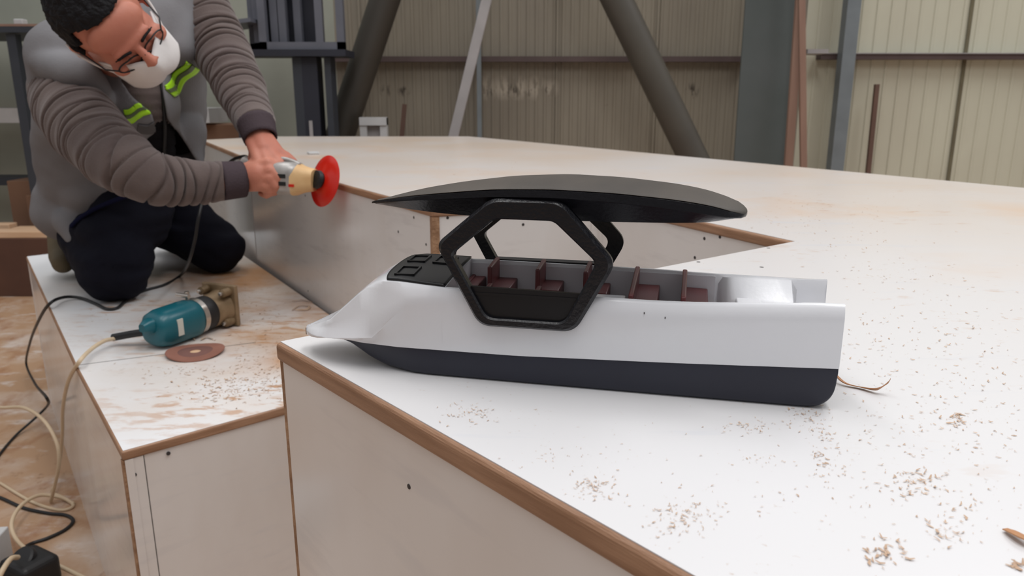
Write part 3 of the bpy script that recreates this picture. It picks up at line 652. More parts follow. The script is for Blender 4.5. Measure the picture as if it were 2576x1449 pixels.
# hexagonal frames
def rounded(P, rads, n=7):
    out = []; m = len(P)
    for i in range(m):
        p0, p1, p2 = Vector(P[i-1]), Vector(P[i]), Vector(P[(i+1) % m]); d1 = (p0-p1).normalized(); d2 = (p2-p1).normalized(); r = rads[i]
        a, b = p1+d1*r, p1+d2*r
        for k in range(n+1): t = k/n; out.append((a*(1-t)**2 + p1*2*t*(1-t) + b*t*t))
    return out
HO = [(239, 97), (200, 129.5), (153, 129.5), (117, 90), (143, 41.5), (209, 41.5)]
HI = [(227, 91), (197, 116), (158, 116), (129.5, 90), (150, 48), (203, 48)]
def hexframe(sg, name):
    O = rounded(HO, [7, 7, 7, 8, 9, 8]); I = rounded(HI, [4, 4, 4, 5, 6, 6]); bm = bmesh.new(); n = len(O)
    O2 = rounded([(178+(x-178)*.955, 85+(y-85)*.955) for x, y in HO], [7, 7, 7, 8, 9, 8])
    I2 = rounded([(178+(x-178)*1.03, 85+(y-85)*1.03) for x, y in HI], [4, 4, 4, 5, 6, 6])
    def ty(z): return 0 if z < 66 else 0
    L = []
    for poly, y in ((O, 36.6), (O, 40.4), (O2, 43.6), (I2, 43.6), (I, 42.4), (I, 36.6)):
        L.append([bm.verts.new(B0(p[0], sg*y, p[1])) for p in poly])
    for k in range(6):
        A, Bq = L[k], L[(k+1) % 6]
        for i in range(n): bm.faces.new((A[i], A[(i+1) % n], Bq[(i+1) % n], Bq[i]))
    o = autosmooth(obj(name, bm, M['frame_black'], boat), 30); return o
hexframe(1, 'hexagonal_frame')['label'] = 'black six-sided frame on the near side'
hexframe(-1, 'hexagonal_frame')['label'] = 'black six-sided frame on the far side'
for sg in (1, -1):
    I = [(219, 69), (203.5, 46), (149.5, 46), (140, 68)]
    bm = bmesh.new(); a = [bm.verts.new(B0(s, sg*37.5, z)) for s, z in I]; b = [bm.verts.new(B0(s, sg*40.2, z)) for s, z in I]
    bm.faces.new(a); bm.faces.new(b[::-1])
    for i in range(4): bm.faces.new((a[i], a[(i+1) % 4], b[(i+1) % 4], b[i]))
    obj('frame_panel', bm, M['panel_black'], boat)
    bm = bmesh.new(); I = [(218, 69), (217, 67), (140, 67), (140, 69)]
    a = [bm.verts.new(B(s, sg*34.2, z)) for s, z in I]; b = [bm.verts.new(B(s, sg*40.6, z)) for s, z in I]
    bm.faces.new(a); bm.faces.new(b[::-1])
    for i in range(4): bm.faces.new((a[i], a[(i+1) % 4], b[(i+1) % 4], b[i]))
    obj('gunwale_cap', bm, M['panel_black'], boat)
# canopy: half width, centre top, edge, chine, bottom
CN = [(301.5, .6, 118.6, 118.4, 118, 117.8), (296, 5, 120, 119.4, 118, 117.3), (285, 13, 123.2, 121.6, 119.5, 116.8), (265, 24, 128.3, 125.8, 122.5, 115.8), (237, 34.5, 133.2, 130.0, 126, 114.8), (200, 40, 138, 134.2, 129.3, 114), (160, 42, 140.4, 135.5, 130.3, 114),
      (120, 41.5, 139, 134.2, 128.5, 114.2), (82, 39.5, 135.3, 131, 125, 114.8), (60, 36.5, 131.5, 127.6, 121.6, 115.6), (48, 32, 127.8, 123.8, 119.8, 117.6), (41, 25, 125.4, 121.6, 119.2, 118.2), (37.8, 17, 123.4, 120.6, 119.2, 118.6), (36.3, 7, 122, 120.2, 119.3, 118.9), (36, 1, 121.4, 120.1, 119.4, 119.1)]
def canopy(part):
    bm = bmesh.new(); rings = []; st_ = sorted(set([c[0] for c in CN] + list(range(45, 300, 6))))
    for s in st_:
        w_, zc_, ze, zch, zb = smoothi(CN, s, 8) if 55 < s < 290 else interp(CN, s)
        if s < 300: ze += .9; zch += .8
        top_ = [(w_*math.sin(a), ze+(zc_-ze)*math.cos(a)) for a in [k*math.pi/2/7 for k in range(8)]]
        if part == 'top': half = top_ + [(w_*.97, ze-.6)]; half2 = [(0, ze-.6)]
        else: half = [(w_*.985, ze-.4), (w_*1.0, ze-.9), (w_*1.01, zch), (w_*.98, zch-.7), (w_*.72, zb+.6), (w_*.6, zb)]; half2 = [(0, zb)]
        loop = half + half2 + [(-y, z) for y, z in half[::-1]]
        if part == 'top': loop = loop[:-1]
        else: loop = loop
        vs = []
        for y, z in loop:
            v = Vector(((s-170)/1000, y/1000, z/1000)); vs.append(bm.verts.new(v))
        rings.append(vs)
    for A, Bq in zip(rings, rings[1:]):
        n = len(A)
        for i in range(n): bm.faces.new((A[i], A[(i+1) % n], Bq[(i+1) % n], Bq[i]))
    bm.faces.new(rings[0]); bm.faces.new(rings[-1]); return bm
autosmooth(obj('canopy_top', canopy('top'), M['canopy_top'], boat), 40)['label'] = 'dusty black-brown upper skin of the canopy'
autosmooth(obj('canopy', canopy('side'), M['canopy_side'], boat), 30)['label'] = 'black faceted canopy body, pointed at the bow'
autosmooth(obj('bow_tip', cyl(B(360.6, 0, 11.9), B(360.6, 0, 17), .0022, n=12), M['mdf'], boat))
for s, z in ((98, 60), (84.5, 57.5)):
    a = B(s, 38.02, z); obj('paint_chip', box(a, (.0006, .0004, .0012)), M['hole'], boat)

# ------------------------------------------------------------------ router lying on the step
A_ = at_z(389, 880, Z_STEP); B_ = at_z(536, 825, Z_STEP)
ax = Vector((B_.x-A_.x, B_.y-A_.y, 0)).normalized(); ro_r = .0395
rt = empty('trim_router', (A_.x, A_.y, Z_STEP), 'teal handheld trim router lying on its side on the step', 'power tool')
base = Vector((A_.x, A_.y, Z_STEP+ro_r)); side = Vector((-ax.y, ax.x, 0)); L = (B_-A_).length
base = base - ax*.004
# rounded motor housing: squarish section
def sqlathe(p, d, prof, m, name, par, e=3.2, n=48, up=Vector((0, 0, 1))):
    bm = bmesh.new(); rings = []; s_ = d.cross(up)
    for t, r in prof:
        rings.append([bm.verts.new(p + d*t + (s_*math.copysign(abs(math.cos(k))**(2/e), math.cos(k)) + up*math.copysign(abs(math.sin(k))**(2/e), math.sin(k)))*max(r, 1e-4)) for k in [2*math.pi*i/n for i in range(n)]])
    for A, Bq in zip(rings, rings[1:]):
        for i in range(n): bm.faces.new((A[i], A[(i+1) % n], Bq[(i+1) % n], Bq[i]))
    bm.faces.new(rings[0][::-1]); bm.faces.new(rings[-1]); return autosmooth(obj(name, bm, m, par), 40)
hs = sqlathe(base, ax, [(0, .020), (.002, .027), (.010, .034), (.028, .0385), (.09, .0395), (.104, .039), (.109, .036)], M['teal'], 'motor_housing', rt, 2.6)
obj('label_plate', box(base+ax*.040-side*.037+Vector((0, 0, .002)), (.014, .004, .034), math.atan2(ax.y, ax.x)), M['paint_white'], hs)['label'] = 'white printed maker\'s mark'
sqlathe(base+ax*.006+Vector((0, 0, .012)), -ax, [(0, .016), (.014, .014), (.022, .010), (.026, .008)], M['teal'], 'switch_housing', rt, 3)
autosmooth(obj('clamp_ring', lathe(base+ax*.108, ax, [(0, .036), (.0005, .0395), (.013, .0395), (.0135, .036)]), M['steel'], rt))
autosmooth(obj('depth_collar', lathe(base+ax*.121, ax, [(0, .0365), (.001, .0372), (.028, .0372), (.030, .036)]), M['black_rub'], rt))
autosmooth(obj('base_body', lathe(base+ax*.15, ax, [(0, .035), (.004, .0365), (.022, .0365), (.034, .040), (.04, .042)]), M['cast'], rt))
zz = Vector((0, 0, 1)); rotb = Matrix((ax, side, zz)).transposed()
bp = bevel(obj('base_plate', box(base+ax*.194+zz*.008, (.010, .094, .092), rot=rotb), M['cast'], rt), .003)
for y_, z_ in ((-.03, .040), (.03, .040), (-.032, -.026)):
    obj('corner_lug', lathe(base+ax*.166+side*y_+zz*z_, ax, [(0, .004), (.002, .009), (.024, .009), (.026, .006)], n=20), M['cast'], rt)
    obj('brass_screw', lathe(base+ax*.160+side*y_+zz*z_, ax, [(0, .003), (.001, .0045), (.006, .0045)], n=14), M['steel'], rt)
bm = cyl(base+ax*.112+zz*.038+side*.012, base+ax*.112+zz*.054+side*.012, .005, n=16); cyl(base+ax*.102+zz*.048+side*.03, base+ax*.102+zz*.048-side*.004, .0045, n=14, bm=bm)
autosmooth(obj('clamp_lever', bm, M['steel'], rt))
pb = base + ax*.03 - side*.022 - zz*.006; pe = at_z(291, 851, Z_STEP+.018)
autosmooth(obj('cable_boot', tube(catmull([pb, pb.lerp(pe, .5)+zz*.004, pe], 8), .0075, 14), M['black_rub'], rt))
rt.scale = (1.07, 1.07, 1.07)
# cream flex: off the step, down to the floor and round
def cord(name, pts, r, m, par=None, k=12): return autosmooth(obj(name, tube(catmull(pts, k), r, 10), m, par), 80)
def lp(x, y, out):   # point hanging outside the left face of the step
    a, n = on_wall(x, y, STEP[5], STEP[0]); return a + n*0 - ray(x, y)*out
fz = .004
cr_pts = [pe, at_z(262, 858, Z_STEP+.022), at_z(228, 880, Z_STEP+.018), at_z(196, 915, Z_STEP+.012), lp(170, 965, .07), lp(158, 1030, .10), lp(157, 1090, .13), lp(152, 1150, .16), at_z(139, 1215, .03), at_z(131, 1238, fz), at_z(160, 1252, fz), at_z(184, 1272, fz), at_z(150, 1283, fz), at_z(80, 1262, fz), at_z(0, 1215, fz)]
bpy.context.view_layer.update()
pc_ = cord('power_cord', cr_pts, .0042, M['cream_rub'], rt); pc_.matrix_parent_inverse = rt.matrix_world.inverted(); pc_['label'] = 'cream power cord'
tag(cord('extension_cord', [at_z(-60, 1012, .2), at_z(0, 1025, .22), at_z(60, 1026, .26), at_z(110, 1058, .26), at_z(143, 1115, .22), at_z(148, 1170, .16), at_z(138, 1220, .08), at_z(128, 1262, .006)], .0045, M['cream_rub']), 'cream cord arching in from the left edge of the picture down to the dusty floor', 'cord')
tag(cord('extension_cord', [at_z(186, 1268, fz), at_z(155, 1252, .012), at_z(100, 1246, .03), at_z(55, 1270, .04), at_z(30, 1312, .04), at_z(38, 1352, .035), at_z(75, 1388, .03), at_z(140, 1419, fz), at_z(230, 1462, fz)], .0048, M['cream_rub']), 'cream cord looped wide on the dusty floor beside the black plug', 'cord')
tag(cord('black_cord', [at_z(-40, 1245, fz), at_z(0, 1252, fz), at_z(60, 1278, fz), at_z(120, 1291, fz), at_z(165, 1296, fz), at_z(184, 1310, fz), at_z(165, 1332, fz), at_z(120, 1354, fz), at_z(76, 1369, fz), at_z(50, 1386, .02)], .0045, M['black_rub']), 'black cord looping over the floor into the black socket block', 'cord')
# black socket block on the floor
c0 = at_z(75, 1420, .05); e = empty('socket_block', (c0.x, c0.y, 0), 'black rubber socket block on the floor at the lower left corner', 'socket')
bm = bmesh.new(); bmesh.ops.create_cube(bm, size=1, matrix=Matrix.Translation((c0.x, c0.y, .035)) @ Matrix.Rotation(-.5, 4, 'Z') @ Matrix.Diagonal((.10, .085, .07, 1)))
bevel(obj('body', bm, M['black_rub'], e), .014, 4); obj('rim', lathe((c0.x-.01, c0.y-.0, .06), (-.3, -.6, .8), [(0, .03), (.01, .03), (.014, .026)]), M['black_rub'], e)
tag(cord('plug_cord', [at_z(45, 1402, .085), at_z(28, 1405, .10), at_z(8, 1432, .10), at_z(-10, 1470, .08)], .0055, M['cream_rub']), 'short thick cream cord leaving the black socket block', 'cord')
c0 = at_z(2, 1400, .10); tag(bevel(obj('board', box((c0.x-.13, c0.y-.14, .05), (.2, .5, .10), .12), M['whiteboard']), .003), 'white board edge lying at the lower left corner', 'board')
c0 = at_z(668, 1449, .02); tag(bevel(obj('offcut_board', box((c0.x, c0.y, .012), (.26, .14, .024), .5), M['plank']), .003), 'pale timber offcut on the floor at the foot of the platform', 'offcut')

# sanding disc lying on the step
c0 = at_z(492, 889, Z_STEP); sd = empty('sanding_disc', (c0.x, c0.y, Z_STEP), 'brown worn sanding disc with a centre hole lying beside the teal router', 'disc')
bm = bmesh.new(); n = 64; rings = []
for r, z in ((.011, .0035), (.011, .005), (.040, .0052), (.057, .006), (.0578, .0045), (.057, .0032), (.030, .002), (.011, .0035)):
    rings.append([bm.verts.new((c0.x+r*math.cos(t)*1.02, c0.y+r*math.sin(t), Z_STEP+z+.003*math.sin(t*2+1)*(r/.057)**2)) for t in [2*math.pi*i/n for i in range(n)]])
for A, Bq in zip(rings, rings[1:]):
    for i in range(n): bm.faces.new((A[i], A[(i+1) % n], Bq[(i+1) % n], Bq[i]))
autosmooth(obj('disc', bm, M['rust'], sd), 50)
bm = bmesh.new(); rings = []
for r, z in ((.011, .0053), (.034, .0056), (.0345, .0050)):
    rings.append([bm.verts.new((c0.x+r*math.cos(t)*1.02, c0.y+r*math.sin(t), Z_STEP+z+.0011*math.sin(t*2+1)*(r/.035)**2)) for t in [2*math.pi*i/n for i in range(n)]])
for A, Bq in zip(rings, rings[1:]):
    for i in range(n): bm.faces.new((A[i], A[(i+1) % n], Bq[(i+1) % n], Bq[i]))
obj('worn_ring', bm, M['rust_dark'], sd, True)
autosmooth(obj('centre_washer', lathe((c0.x, c0.y, Z_STEP), (0, 0, 1), [(0, .010), (.0040, .0115), (.0044, .010)]), M['plank'], sd), 40)

# ------------------------------------------------------------------ wood shavings and ribbons
def ribbon(pts, wd, curl=0, bm=None, th=.0006):
    bm = bm or bmesh.new(); P = catmull(pts, 8); pr = None
    for i, p in enumerate(P):
        d = (P[min(i+1, len(P)-1)]-P[max(i-1, 0)]).normalized(); a = d.cross(Vector((0, 0, 1))).normalized(); tw = curl*i/len(P); u = Vector((0, 0, 1))
        w_ = wd*(.4+.6*math.sin(math.pi*min(.93, max(.07, i/len(P))))); s_ = (a*math.cos(tw)+u*math.sin(tw))*w_/2; t_ = (u*math.cos(tw)-a*math.sin(tw))*th
        c = [bm.verts.new(p+s_), bm.verts.new(p-s_), bm.verts.new(p-s_+t_), bm.verts.new(p+s_+t_)]
        if pr:
            for k in range(4): bm.faces.new((pr[k], pr[(k+1) % 4], c[(k+1) % 4], c[k]))
        else: bm.faces.new(c)
        pr = c
    bm.faces.new(pr); return bm
tag(autosmooth(obj('wood_ribbon', ribbon([at_z(2098, 940, Z_DECK+.006), at_z(2125, 964, Z_DECK+.002), at_z(2165, 975, Z_DECK+.0012), at_z(2205, 980, Z_DECK+.003), at_z(2232, 965, Z_DECK+.008), at_z(2240, 955, Z_DECK+.011)], .0042, 1.0), M['shaving2'])), 'curled brown wood ribbon lying behind the boat\'s stern', 'wood shaving')
tag(autosmooth(obj('wood_ribbon', ribbon([at_z(2528, 1332, Z_DECK+.001), at_z(2548, 1340, Z_DECK+.002), at_z(2580, 1356, Z_DECK+.003), at_z(2620, 1376, Z_DECK+.002)], .0055, .3), M['shaving2'])), 'brown wood ribbon at the lower right edge of the platform view', 'wood shaving')
def chip(bm, c, L_, wd, z, ang, up=.3):
    d = Vector((math.cos(ang), math.sin(ang), 0)); a = Vector((-d.y, d.x, 0)); c = Vector((c[0], c[1], z)); h = L_*up
    bend = R.uniform(-.3, .3)*L_; tops = []
    for t, hh in ((-.5, h*R.random()), (0, .0002), (.5, h*R.random())):
        m_ = c + d*L_*t + a*bend*(t*t*4-.5); w_ = wd*(.5 if t else 1)
        tops.append((bm.verts.new(m_+a*w_/2+Vector((0, 0, hh))), bm.verts.new(m_-a*w_/2+Vector((0, 0, hh+wd*.25*R.random())))))
    for p_, q_ in zip(tops, tops[1:]): bm.faces.new((p_[0], p_[1], q_[1], q_[0]))
def heap(bm, px, py, rx, ry, n, zpl, size, poly=None):
    for _ in range(n):
        x = px + R.gauss(0, rx); y = py + R.gauss(0, ry); p = at_z(x, y, zpl)
        if poly and not inpoly(p.x, p.y, poly): continue
        L_ = size*R.uniform(.25, 1.1); chip(bm, p, L_, L_*R.uniform(.15, .4), zpl+.0003, R.uniform(0, math.pi))
bm = bmesh.new(); DI = offset_poly(DECK, .008)
for a in ((1180, 1038, 42, 14, 90, .0022), (1490, 1230, 35, 18, 90, .0022), (1720, 1300, 55, 28, 110, .0022), (1880, 1075, 45, 12, 60, .0022), (2035, 1040, 25, 22, 80, .0022), (2080, 1130, 30, 50, 90, .0024),
          (2330, 1000, 160, 70, 120, .0026), (2410, 1060, 22, 12, 40, .0038), (2310, 1215, 40, 22, 80, .0034), (2390, 1320, 30, 35, 40, .0034), (2230, 1395, 28, 16, 40, .0038), (2560, 1430, 10, 8, 12, .005),
          (1440, 1150, 100, 14, 45, .0014), (1920, 1160, 45, 10, 25, .0016), (2050, 520, 120, 22, 120, .0040), (2000, 560, 90, 14, 60, .0040), (2250, 690, 90, 25, 90, .0034), (2200, 850, 110, 50, 130, .0030), (2450, 830, 90, 60, 110, .0036),
          (2130, 600, 120, 30, 90, .0038), (1150, 400, 200, 22, 60, .006), (2300, 1130, 200, 110, 150, .0020), (1750, 1200, 220, 90, 60, .0016), (2400, 1300, 130, 90, 60, .0018), (2500, 1050, 60, 100, 60, .0028)):
    heap(bm, *a[:5], Z_DECK, a[5], DI)
sh = obj('wood_shavings', bm, M['shaving'], norm=False); tag(sh, 'brown wood chips and sawdust scattered over the platform top', 'wood shavings', kind='stuff')
bm = bmesh.new(); SI = offset_poly(STEP, .006)
for a in ((600, 965, 80, 18, 230, .010), (560, 1000, 60, 12, 70, .010), (660, 930, 45, 25, 100, .010), (480, 860, 40, 12, 26, .012), (640, 790, 60, 30, 70, .012), (300, 800, 60, 20, 30, .008), (450, 930, 70, 10, 50, .008), (690, 850, 40, 30, 60, .009), (620, 720, 50, 14, 40, .010)):
    heap(bm, *a[:5], Z_STEP, a[5]*.8, SI)
for pts in ([(735, 780), (755, 768), (778, 770), (770, 779), (742, 779)], [(735, 758), (760, 754), (785, 760)], [(505, 855), (520, 848), (535, 852)], [(465, 858), (478, 845), (490, 855)]):
    ribbon([at_z(x, y, Z_STEP+.003) for x, y in pts], .006, .8, bm)
sh = obj('wood_shavings', bm, M['shaving'], norm=False); tag(sh, 'curly wood shavings heaped on the lower step around the router', 'wood shavings', kind='stuff')
a = at_z(788, 388, Z_DECK); tag(bevel(obj('paper_scrap', box(a+Vector((0, 0, .004)), (.035, .05, .008), .4), M['whiteboard']), .002), 'tiny white scrap on the far platform top near the red disc', 'scrap')

# ------------------------------------------------------------------ the kneeling worker
PR = empty('person', at_z(330, 720, Z_STEP), 'kneeling person in grey vest and white dust mask, bent over and holding an angle grinder', 'person')
H = lambda x, y, d: at_d(x, y, d)
hc = H(281, 62, 1.52)                     # head centre
cR = Vector((1, 0, 0)); cD = Vector((0, -math.sin(PITCH), -math.cos(PITCH))); cF = Vector((0, math.cos(PITCH), -math.sin(PITCH)))
def dirn(r, d, f): return (cR*r + cD*d + cF*f).normalized()
lat = dirn(.67, -.74, .10)              # towards the person's left
fwd0 = dirn(.74*.90, .67*.90, -.44)     # face direction
up = fwd0.cross(lat); up = (up if up.dot(cF) < 0 else -up).normalized(); fwd = (fwd0 - lat*fwd0.dot(lat)).normalized()
HR = Matrix((lat, fwd, up)).transposed()  # head axes: x lateral, y forward, z up
def hp(x, y, z): return hc + HR @ (Vector((x, y, z))*1.04)
body = bmesh.new()
ell(hp(0, -.012, .028), (.077, .097, .088), HR, body)          # cranium
ell(hp(0, .030, -.030), (.066, .066, .088), HR, body)          # face
ell(hp(0, .052, -.078), (.034, .032, .026), HR, body)          # chin
ell(hp(0, .062, .030), (.062, .035, .040), HR, body, 3)        # forehead
ell(hp(0, .088, .006), (.048, .014, .011), HR, body, 3)        # brow ridge
caps_bm([(hp(0, .092, .0), .0075, hp(0, .113, -.034), .011)], body)     # nose
for sg in (1, -1):
    ell(hp(sg*.011, .108, -.037), (.0068, .008, .0062), HR, body, 3)
    ell(hp(sg*.046, .068, -.030), (.020, .022, .016), HR, body, 3)      # cheek
    caps_bm([(hp(sg*.078, -.008, .014), .009, hp(sg*.079, -.004, -.024), .007), (hp(sg*.083, -.014, .012), .007, hp(sg*.083, -.012, -.010), .007)], body)  # ear
nk = H(285, 135, 1.84)
caps_bm([(hp(0, -.035, -.06), .056, nk, .060)], body)
shR, shL = H(170, 215, 1.88), H(478, 20, 2.06)
hipC = H(285, 500, 2.28); hipR, hipL = H(225, 520, 2.22), H(350, 500, 2.36)
caps_bm([(nk, .058, H(300, 260, 2.04), .10), (H(300, 260, 2.04), .10, hipC, .10), (shR, .045, nk, .05), (shL, .036, nk, .045), (hipR, .10, hipL, .10)], body)
DG = -.055
elR, wrR = H(325, 430, 1.62), H(618, 446, 1.765+DG); elL, wrL = H(600, 215, 1.93), H(657, 352, 1.80+DG)
caps_bm([(shR, .048, elR, .038), (elR, .038, H(560, 456, 1.73+DG), .028), (H(560, 456, 1.73+DG), .028, wrR, .0265), (shL, .036, elL, .034), (elL, .036, wrL, .0265)], body)
knR, knL = H(280, 690, 2.00), H(548, 622, 2.32)
knR.z = Z_STEP+.078; knL.z = Z_STEP+.078
anR, anL = H(222, 640, 2.30), H(430, 600, 2.62); anR.z = Z_STEP+.05; anL.z = Z_STEP+.05
caps_bm([(hipR, .085, knR, .055), (hipL, .085, knL, .055), (knR, .05, anR, .04), (knL, .05, anL, .04)], body)
HG = lambda x, y, d: at_d(x, y, d+DG)
# hands: the right hand closes over the tool, the left one over its back end
def fing(chain, rs): caps_bm([(chain[i], rs[i], chain[i+1], rs[i+1]) for i in range(len(chain)-1)], body)
g0, g1 = HG(612, 408, 1.83), HG(712, 442, 1.79)       # grip axis of the tool
ga = (g1-g0).normalized()
wr = wrR
kn = [HG(676, 412, 1.742), HG(681, 430, 1.735), HG(680, 449, 1.735), HG(672, 467, 1.742)]
for k, q in enumerate(kn): caps_bm([(wr+Vector((0, 0, (.012-.008*k))), .021, q, .0135)], body)
caps_bm([(wr, .026, HG(655, 440, 1.752), .030)], body)
F_R = [[(716, 420, 1.748), (722, 436, 1.772), (712, 444, 1.79)], [(716, 448, 1.738), (718, 466, 1.758), (702, 474, 1.785)],
       [(706, 468, 1.738), (702, 484, 1.76), (684, 484, 1.788)], [(694, 482, 1.748), (682, 492, 1.77), (668, 486, 1.792)]]
for q, ch, r in zip(kn, F_R, (.0095, .0100, .0095, .0085)): 
    ch = [HG(x-12, y, d) for x, y, d in ch]; fing([q]+ch, [r*1.25, r*1.05, r*.95, r*.85])
fing([wr+Vector((.01, 0, .015)), HG(655, 398, 1.772), HG(690, 398, 1.765), HG(716, 402, 1.768)], [.018, .014, .0115, .009])   # thumb along the top
wl = wrL
kl = [HG(700, 382, 1.785), HG(690, 396, 1.765), HG(672, 404, 1.755), HG(650, 404, 1.755)]
for k, q in enumerate(kl): caps_bm([(wl+cR*(.012-.010*k), .020, q, .0135)], body)
caps_bm([(wl, .026, HG(668, 380, 1.785), .028)], body)
F_L = [[(722, 392, 1.785), (738, 405, 1.785), (742, 408, 1.788)], [(706, 410, 1.752), (700, 424, 1.752), (688, 430, 1.768)],
       [(678, 420, 1.748), (672, 432, 1.752), (664, 438, 1.765)], [(650, 420, 1.752), (648, 432, 1.757), (646, 440, 1.77)]]
for q, ch, r in zip(kl, F_L, (.0092, .0095, .009, .008)):
    fing([q]+[HG(x, y, d) for x, y, d in ch], [r*1.25, r*1.05, r*.92, r*.8])
fing([wl+Vector((-.012, 0, 0)), HG(640, 385, 1.79), HG(634, 405, 1.80), HG(640, 420, 1.81)], [.017, .013, .011, .009])
bme = remeshed(body, .0034, 5)
bo = link('body', bme, M['skin'], PR, True)
for sg in (1, -1):
    eb = ell(hp(sg*.030, .080, -.015), (.0135, .011, .0095), HR, sub=3)
    obj('eyelid', eb, M['lid'], PR, True)
    bm = tube(catmull([hp(sg*.013, .101, .000), hp(sg*.028, .0985, .003), hp(sg*.047, .088, -.001)], 6), [.0015]+[.0028]*10+[.0012]*2, 8)
    obj('eyebrow', bm, M['hair'], PR, True)
# hair
bm = bmesh.new(); bmesh.ops.create_icosphere(bm, subdivisions=6, radius=1)
kill = []
for v in bm.verts:
    l = v.co.copy(); p = Vector((l.x*.083, l.y*.104-.014, l.z*.095+.028))
    hl = .058 - .020*min(1, abs(p.x)/.06)**2 + (.012 if abs(p.x) < .02 else 0)
    keep = (p.z > .066 and p.y < hl+.022) or (p.y < .020-abs(p.x)*.05 and p.z > .0) or (p.y < -.040 and p.z > -.07) or (p.y < .040 and p.z > .035)
    if not keep: kill.append(v)
    q = hp(*p); nz = noise.noise(p*90)*.0035 + noise.noise(p*35)*.0035 + noise.noise(p*200)*.0015
    v.co = q + (HR @ l)*nz
bmesh.ops.delete(bm, geom=kill, context='VERTS')
hr = obj('hair', bm, M['hair'], PR, True); s_ = hr.modifiers.new('s', 'SOLIDIFY'); s_.thickness = .010; s_.offset = -1
hr['label'] = 'short thick black hair'
# mask
bm = bmesh.new(); g = []; NA, NBq = 24, 16
for i in range(NA+1):
    u = -1+2*i/NA; row = []
    for j in range(NBq+1):
        v = j/NBq; zz = -.028 - v*.070 + .010*abs(u)*(1-2*v); 
        prot = .022*math.sin(math.pi*min(1, v*1.0))**.7*(1-abs(u)**2.2) + (.012*(1-min(1, abs(u)*3.3))*(1-v))
        yb_ = .100 - .075*abs(u)**2.4 - .022*v*(1-abs(u)); 
        row.append(bm.verts.new(hp(u*.070*(1-.12*v), yb_+prot, zz)))
    g.append(row)
for i in range(NA):
    for j in range(NBq): bm.faces.new((g[i][j], g[i+1][j], g[i+1][j+1], g[i][j+1]))
mk = obj('dust_mask', bm, M['mask'], PR, True); s_ = mk.modifiers.new('s', 'SOLIDIFY'); s_.thickness = .0035; s_.offset = 0
for sg in (1, -1):
    obj('mask_strap', tube(catmull([hp(sg*.062, .060, -.036), hp(sg*.076, .030, -.020), hp(sg*.086, -.004, .004), hp(sg*.086, -.03, .015)], 8), .0028, 8), M['strap'], mk, True)
# thin dark safety glasses low on the nose
bm = bmesh.new()
for sg in (1, -1):
    P = [hp(sg*(.031+.025*math.cos(t)), .101-.006*abs(math.cos(t))-.010*(1+math.cos(t))/2, -.022+.011*math.sin(t)) for t in [2*math.pi*i/20 for i in range(21)]]
    tube(P, .0016, 6, bm); tube([hp(sg*.055, .090, -.018), hp(sg*.071, .070, -.010), hp(sg*.080, .0, .006)], .0018, 6, bm)
tube([hp(-.008, .106, -.018), hp(0, .111, -.016), hp(.008, .106, -.018)], .0018, 6, bm)
obj('glasses', bm, M['black_rub'], PR, True)['label'] = 'thin dark-rimmed glasses'
# sweater sleeves with folds
def sleeve(path, rads, folds, name, par, k=14, n=56, seed=1):
    rr = random.Random(seed); P = catmull(path, k); m = len(P); RR = catmull([Vector((r, 0, 0)) for r in rads], k)
    L = [0]
    for a, b in zip(P, P[1:]): L.append(L[-1]+(b-a).length)
    FS = []; s = folds[0]
    while s < L[-1]-.015:
        FS.append((s, rr.uniform(.008, .014)*folds[3], rr.uniform(0, 6.28), rr.uniform(.006, .02)*folds[2], rr.uniform(.0018, .0030), rr.uniform(.15, .5))); s += folds[1]*rr.uniform(.65, 1.3)
    # resample densely
    step = .0015; Q = []; rq = []; S = []; i = 0; t = 0
    while t < L[-1]:
        while L[i+1] < t: i += 1
        f = (t-L[i])/(L[i+1]-L[i]); Q.append(P[i].lerp(P[i+1], f)); rq.append(RR[i].x+(RR[i+1].x-RR[i].x)*f); S.append(t); t += step
    Q.append(P[-1]); rq.append(RR[-1].x); S.append(L[-1])
    def rf(i, th):
        d = 0; s = S[i]
        for (s0, A, ph, sl, wd, asym) in FS:
            x = s - (s0 + sl*math.sin(th+ph) + .004*math.sin(2*th+ph*1.7)); a = (1-asym) + asym*math.cos(th-ph)
            if abs(x) < .03: d += -A*max(.12, a)*math.exp(-(x/wd)**2) + .17*A*max(.1, a)*(math.exp(-((x-.010)/.008)**2)+math.exp(-((x+.010)/.008)**2))
        return d + .004*noise.noise(Vector((s*14, math.cos(th)*1.2, math.sin(th)*1.2+seed)))
    return obj(name, tube(Q, rq, n, rfun=rf), M['sleeve'], par, True)
slR = sleeve([H(165, 212, 1.93), H(176, 264, 1.81), H(228, 332, 1.71), H(302, 402, 1.63), H(385, 448, 1.62), H(470, 457, 1.65), H(560, 456, 1.735+DG)], [.082, .081, .078, .068, .056, .050, .044], (.03, .023, 1.0, 1.0), 'sleeve', PR, seed=3)
slL = sleeve([H(455, -70, 2.06), H(512, 30, 2.01), H(560, 130, 1.97), H(596, 205, 1.91), H(628, 278, 1.83), H(646, 318, 1.815+DG)], [.072, .073, .070, .062, .050, .042], (.035, .024, .9, 1.0), 'sleeve', PR, seed=5)
def cuff(a, b, r1, r2, par):
    P = [a.lerp(b, t/6) for t in range(7)]; rr = [r1+(r2-r1)*t/6 for t in range(7)]
    bm = tube(P, rr, 48, caps=False, rfun=lambda i, t: .0006*math.cos(t*24)); o = obj('cuff', bm, M['cuff'], par, True); s = o.modifiers.new('s', 'SOLIDIFY'); s.thickness = .004; s.offset = -1; return o
cuff(HG(553, 456, 1.733), HG(612, 451, 1.762), .043, .040, slR); cuff(HG(643, 308, 1.82), HG(656, 350, 1.802), .043, .038, slL)
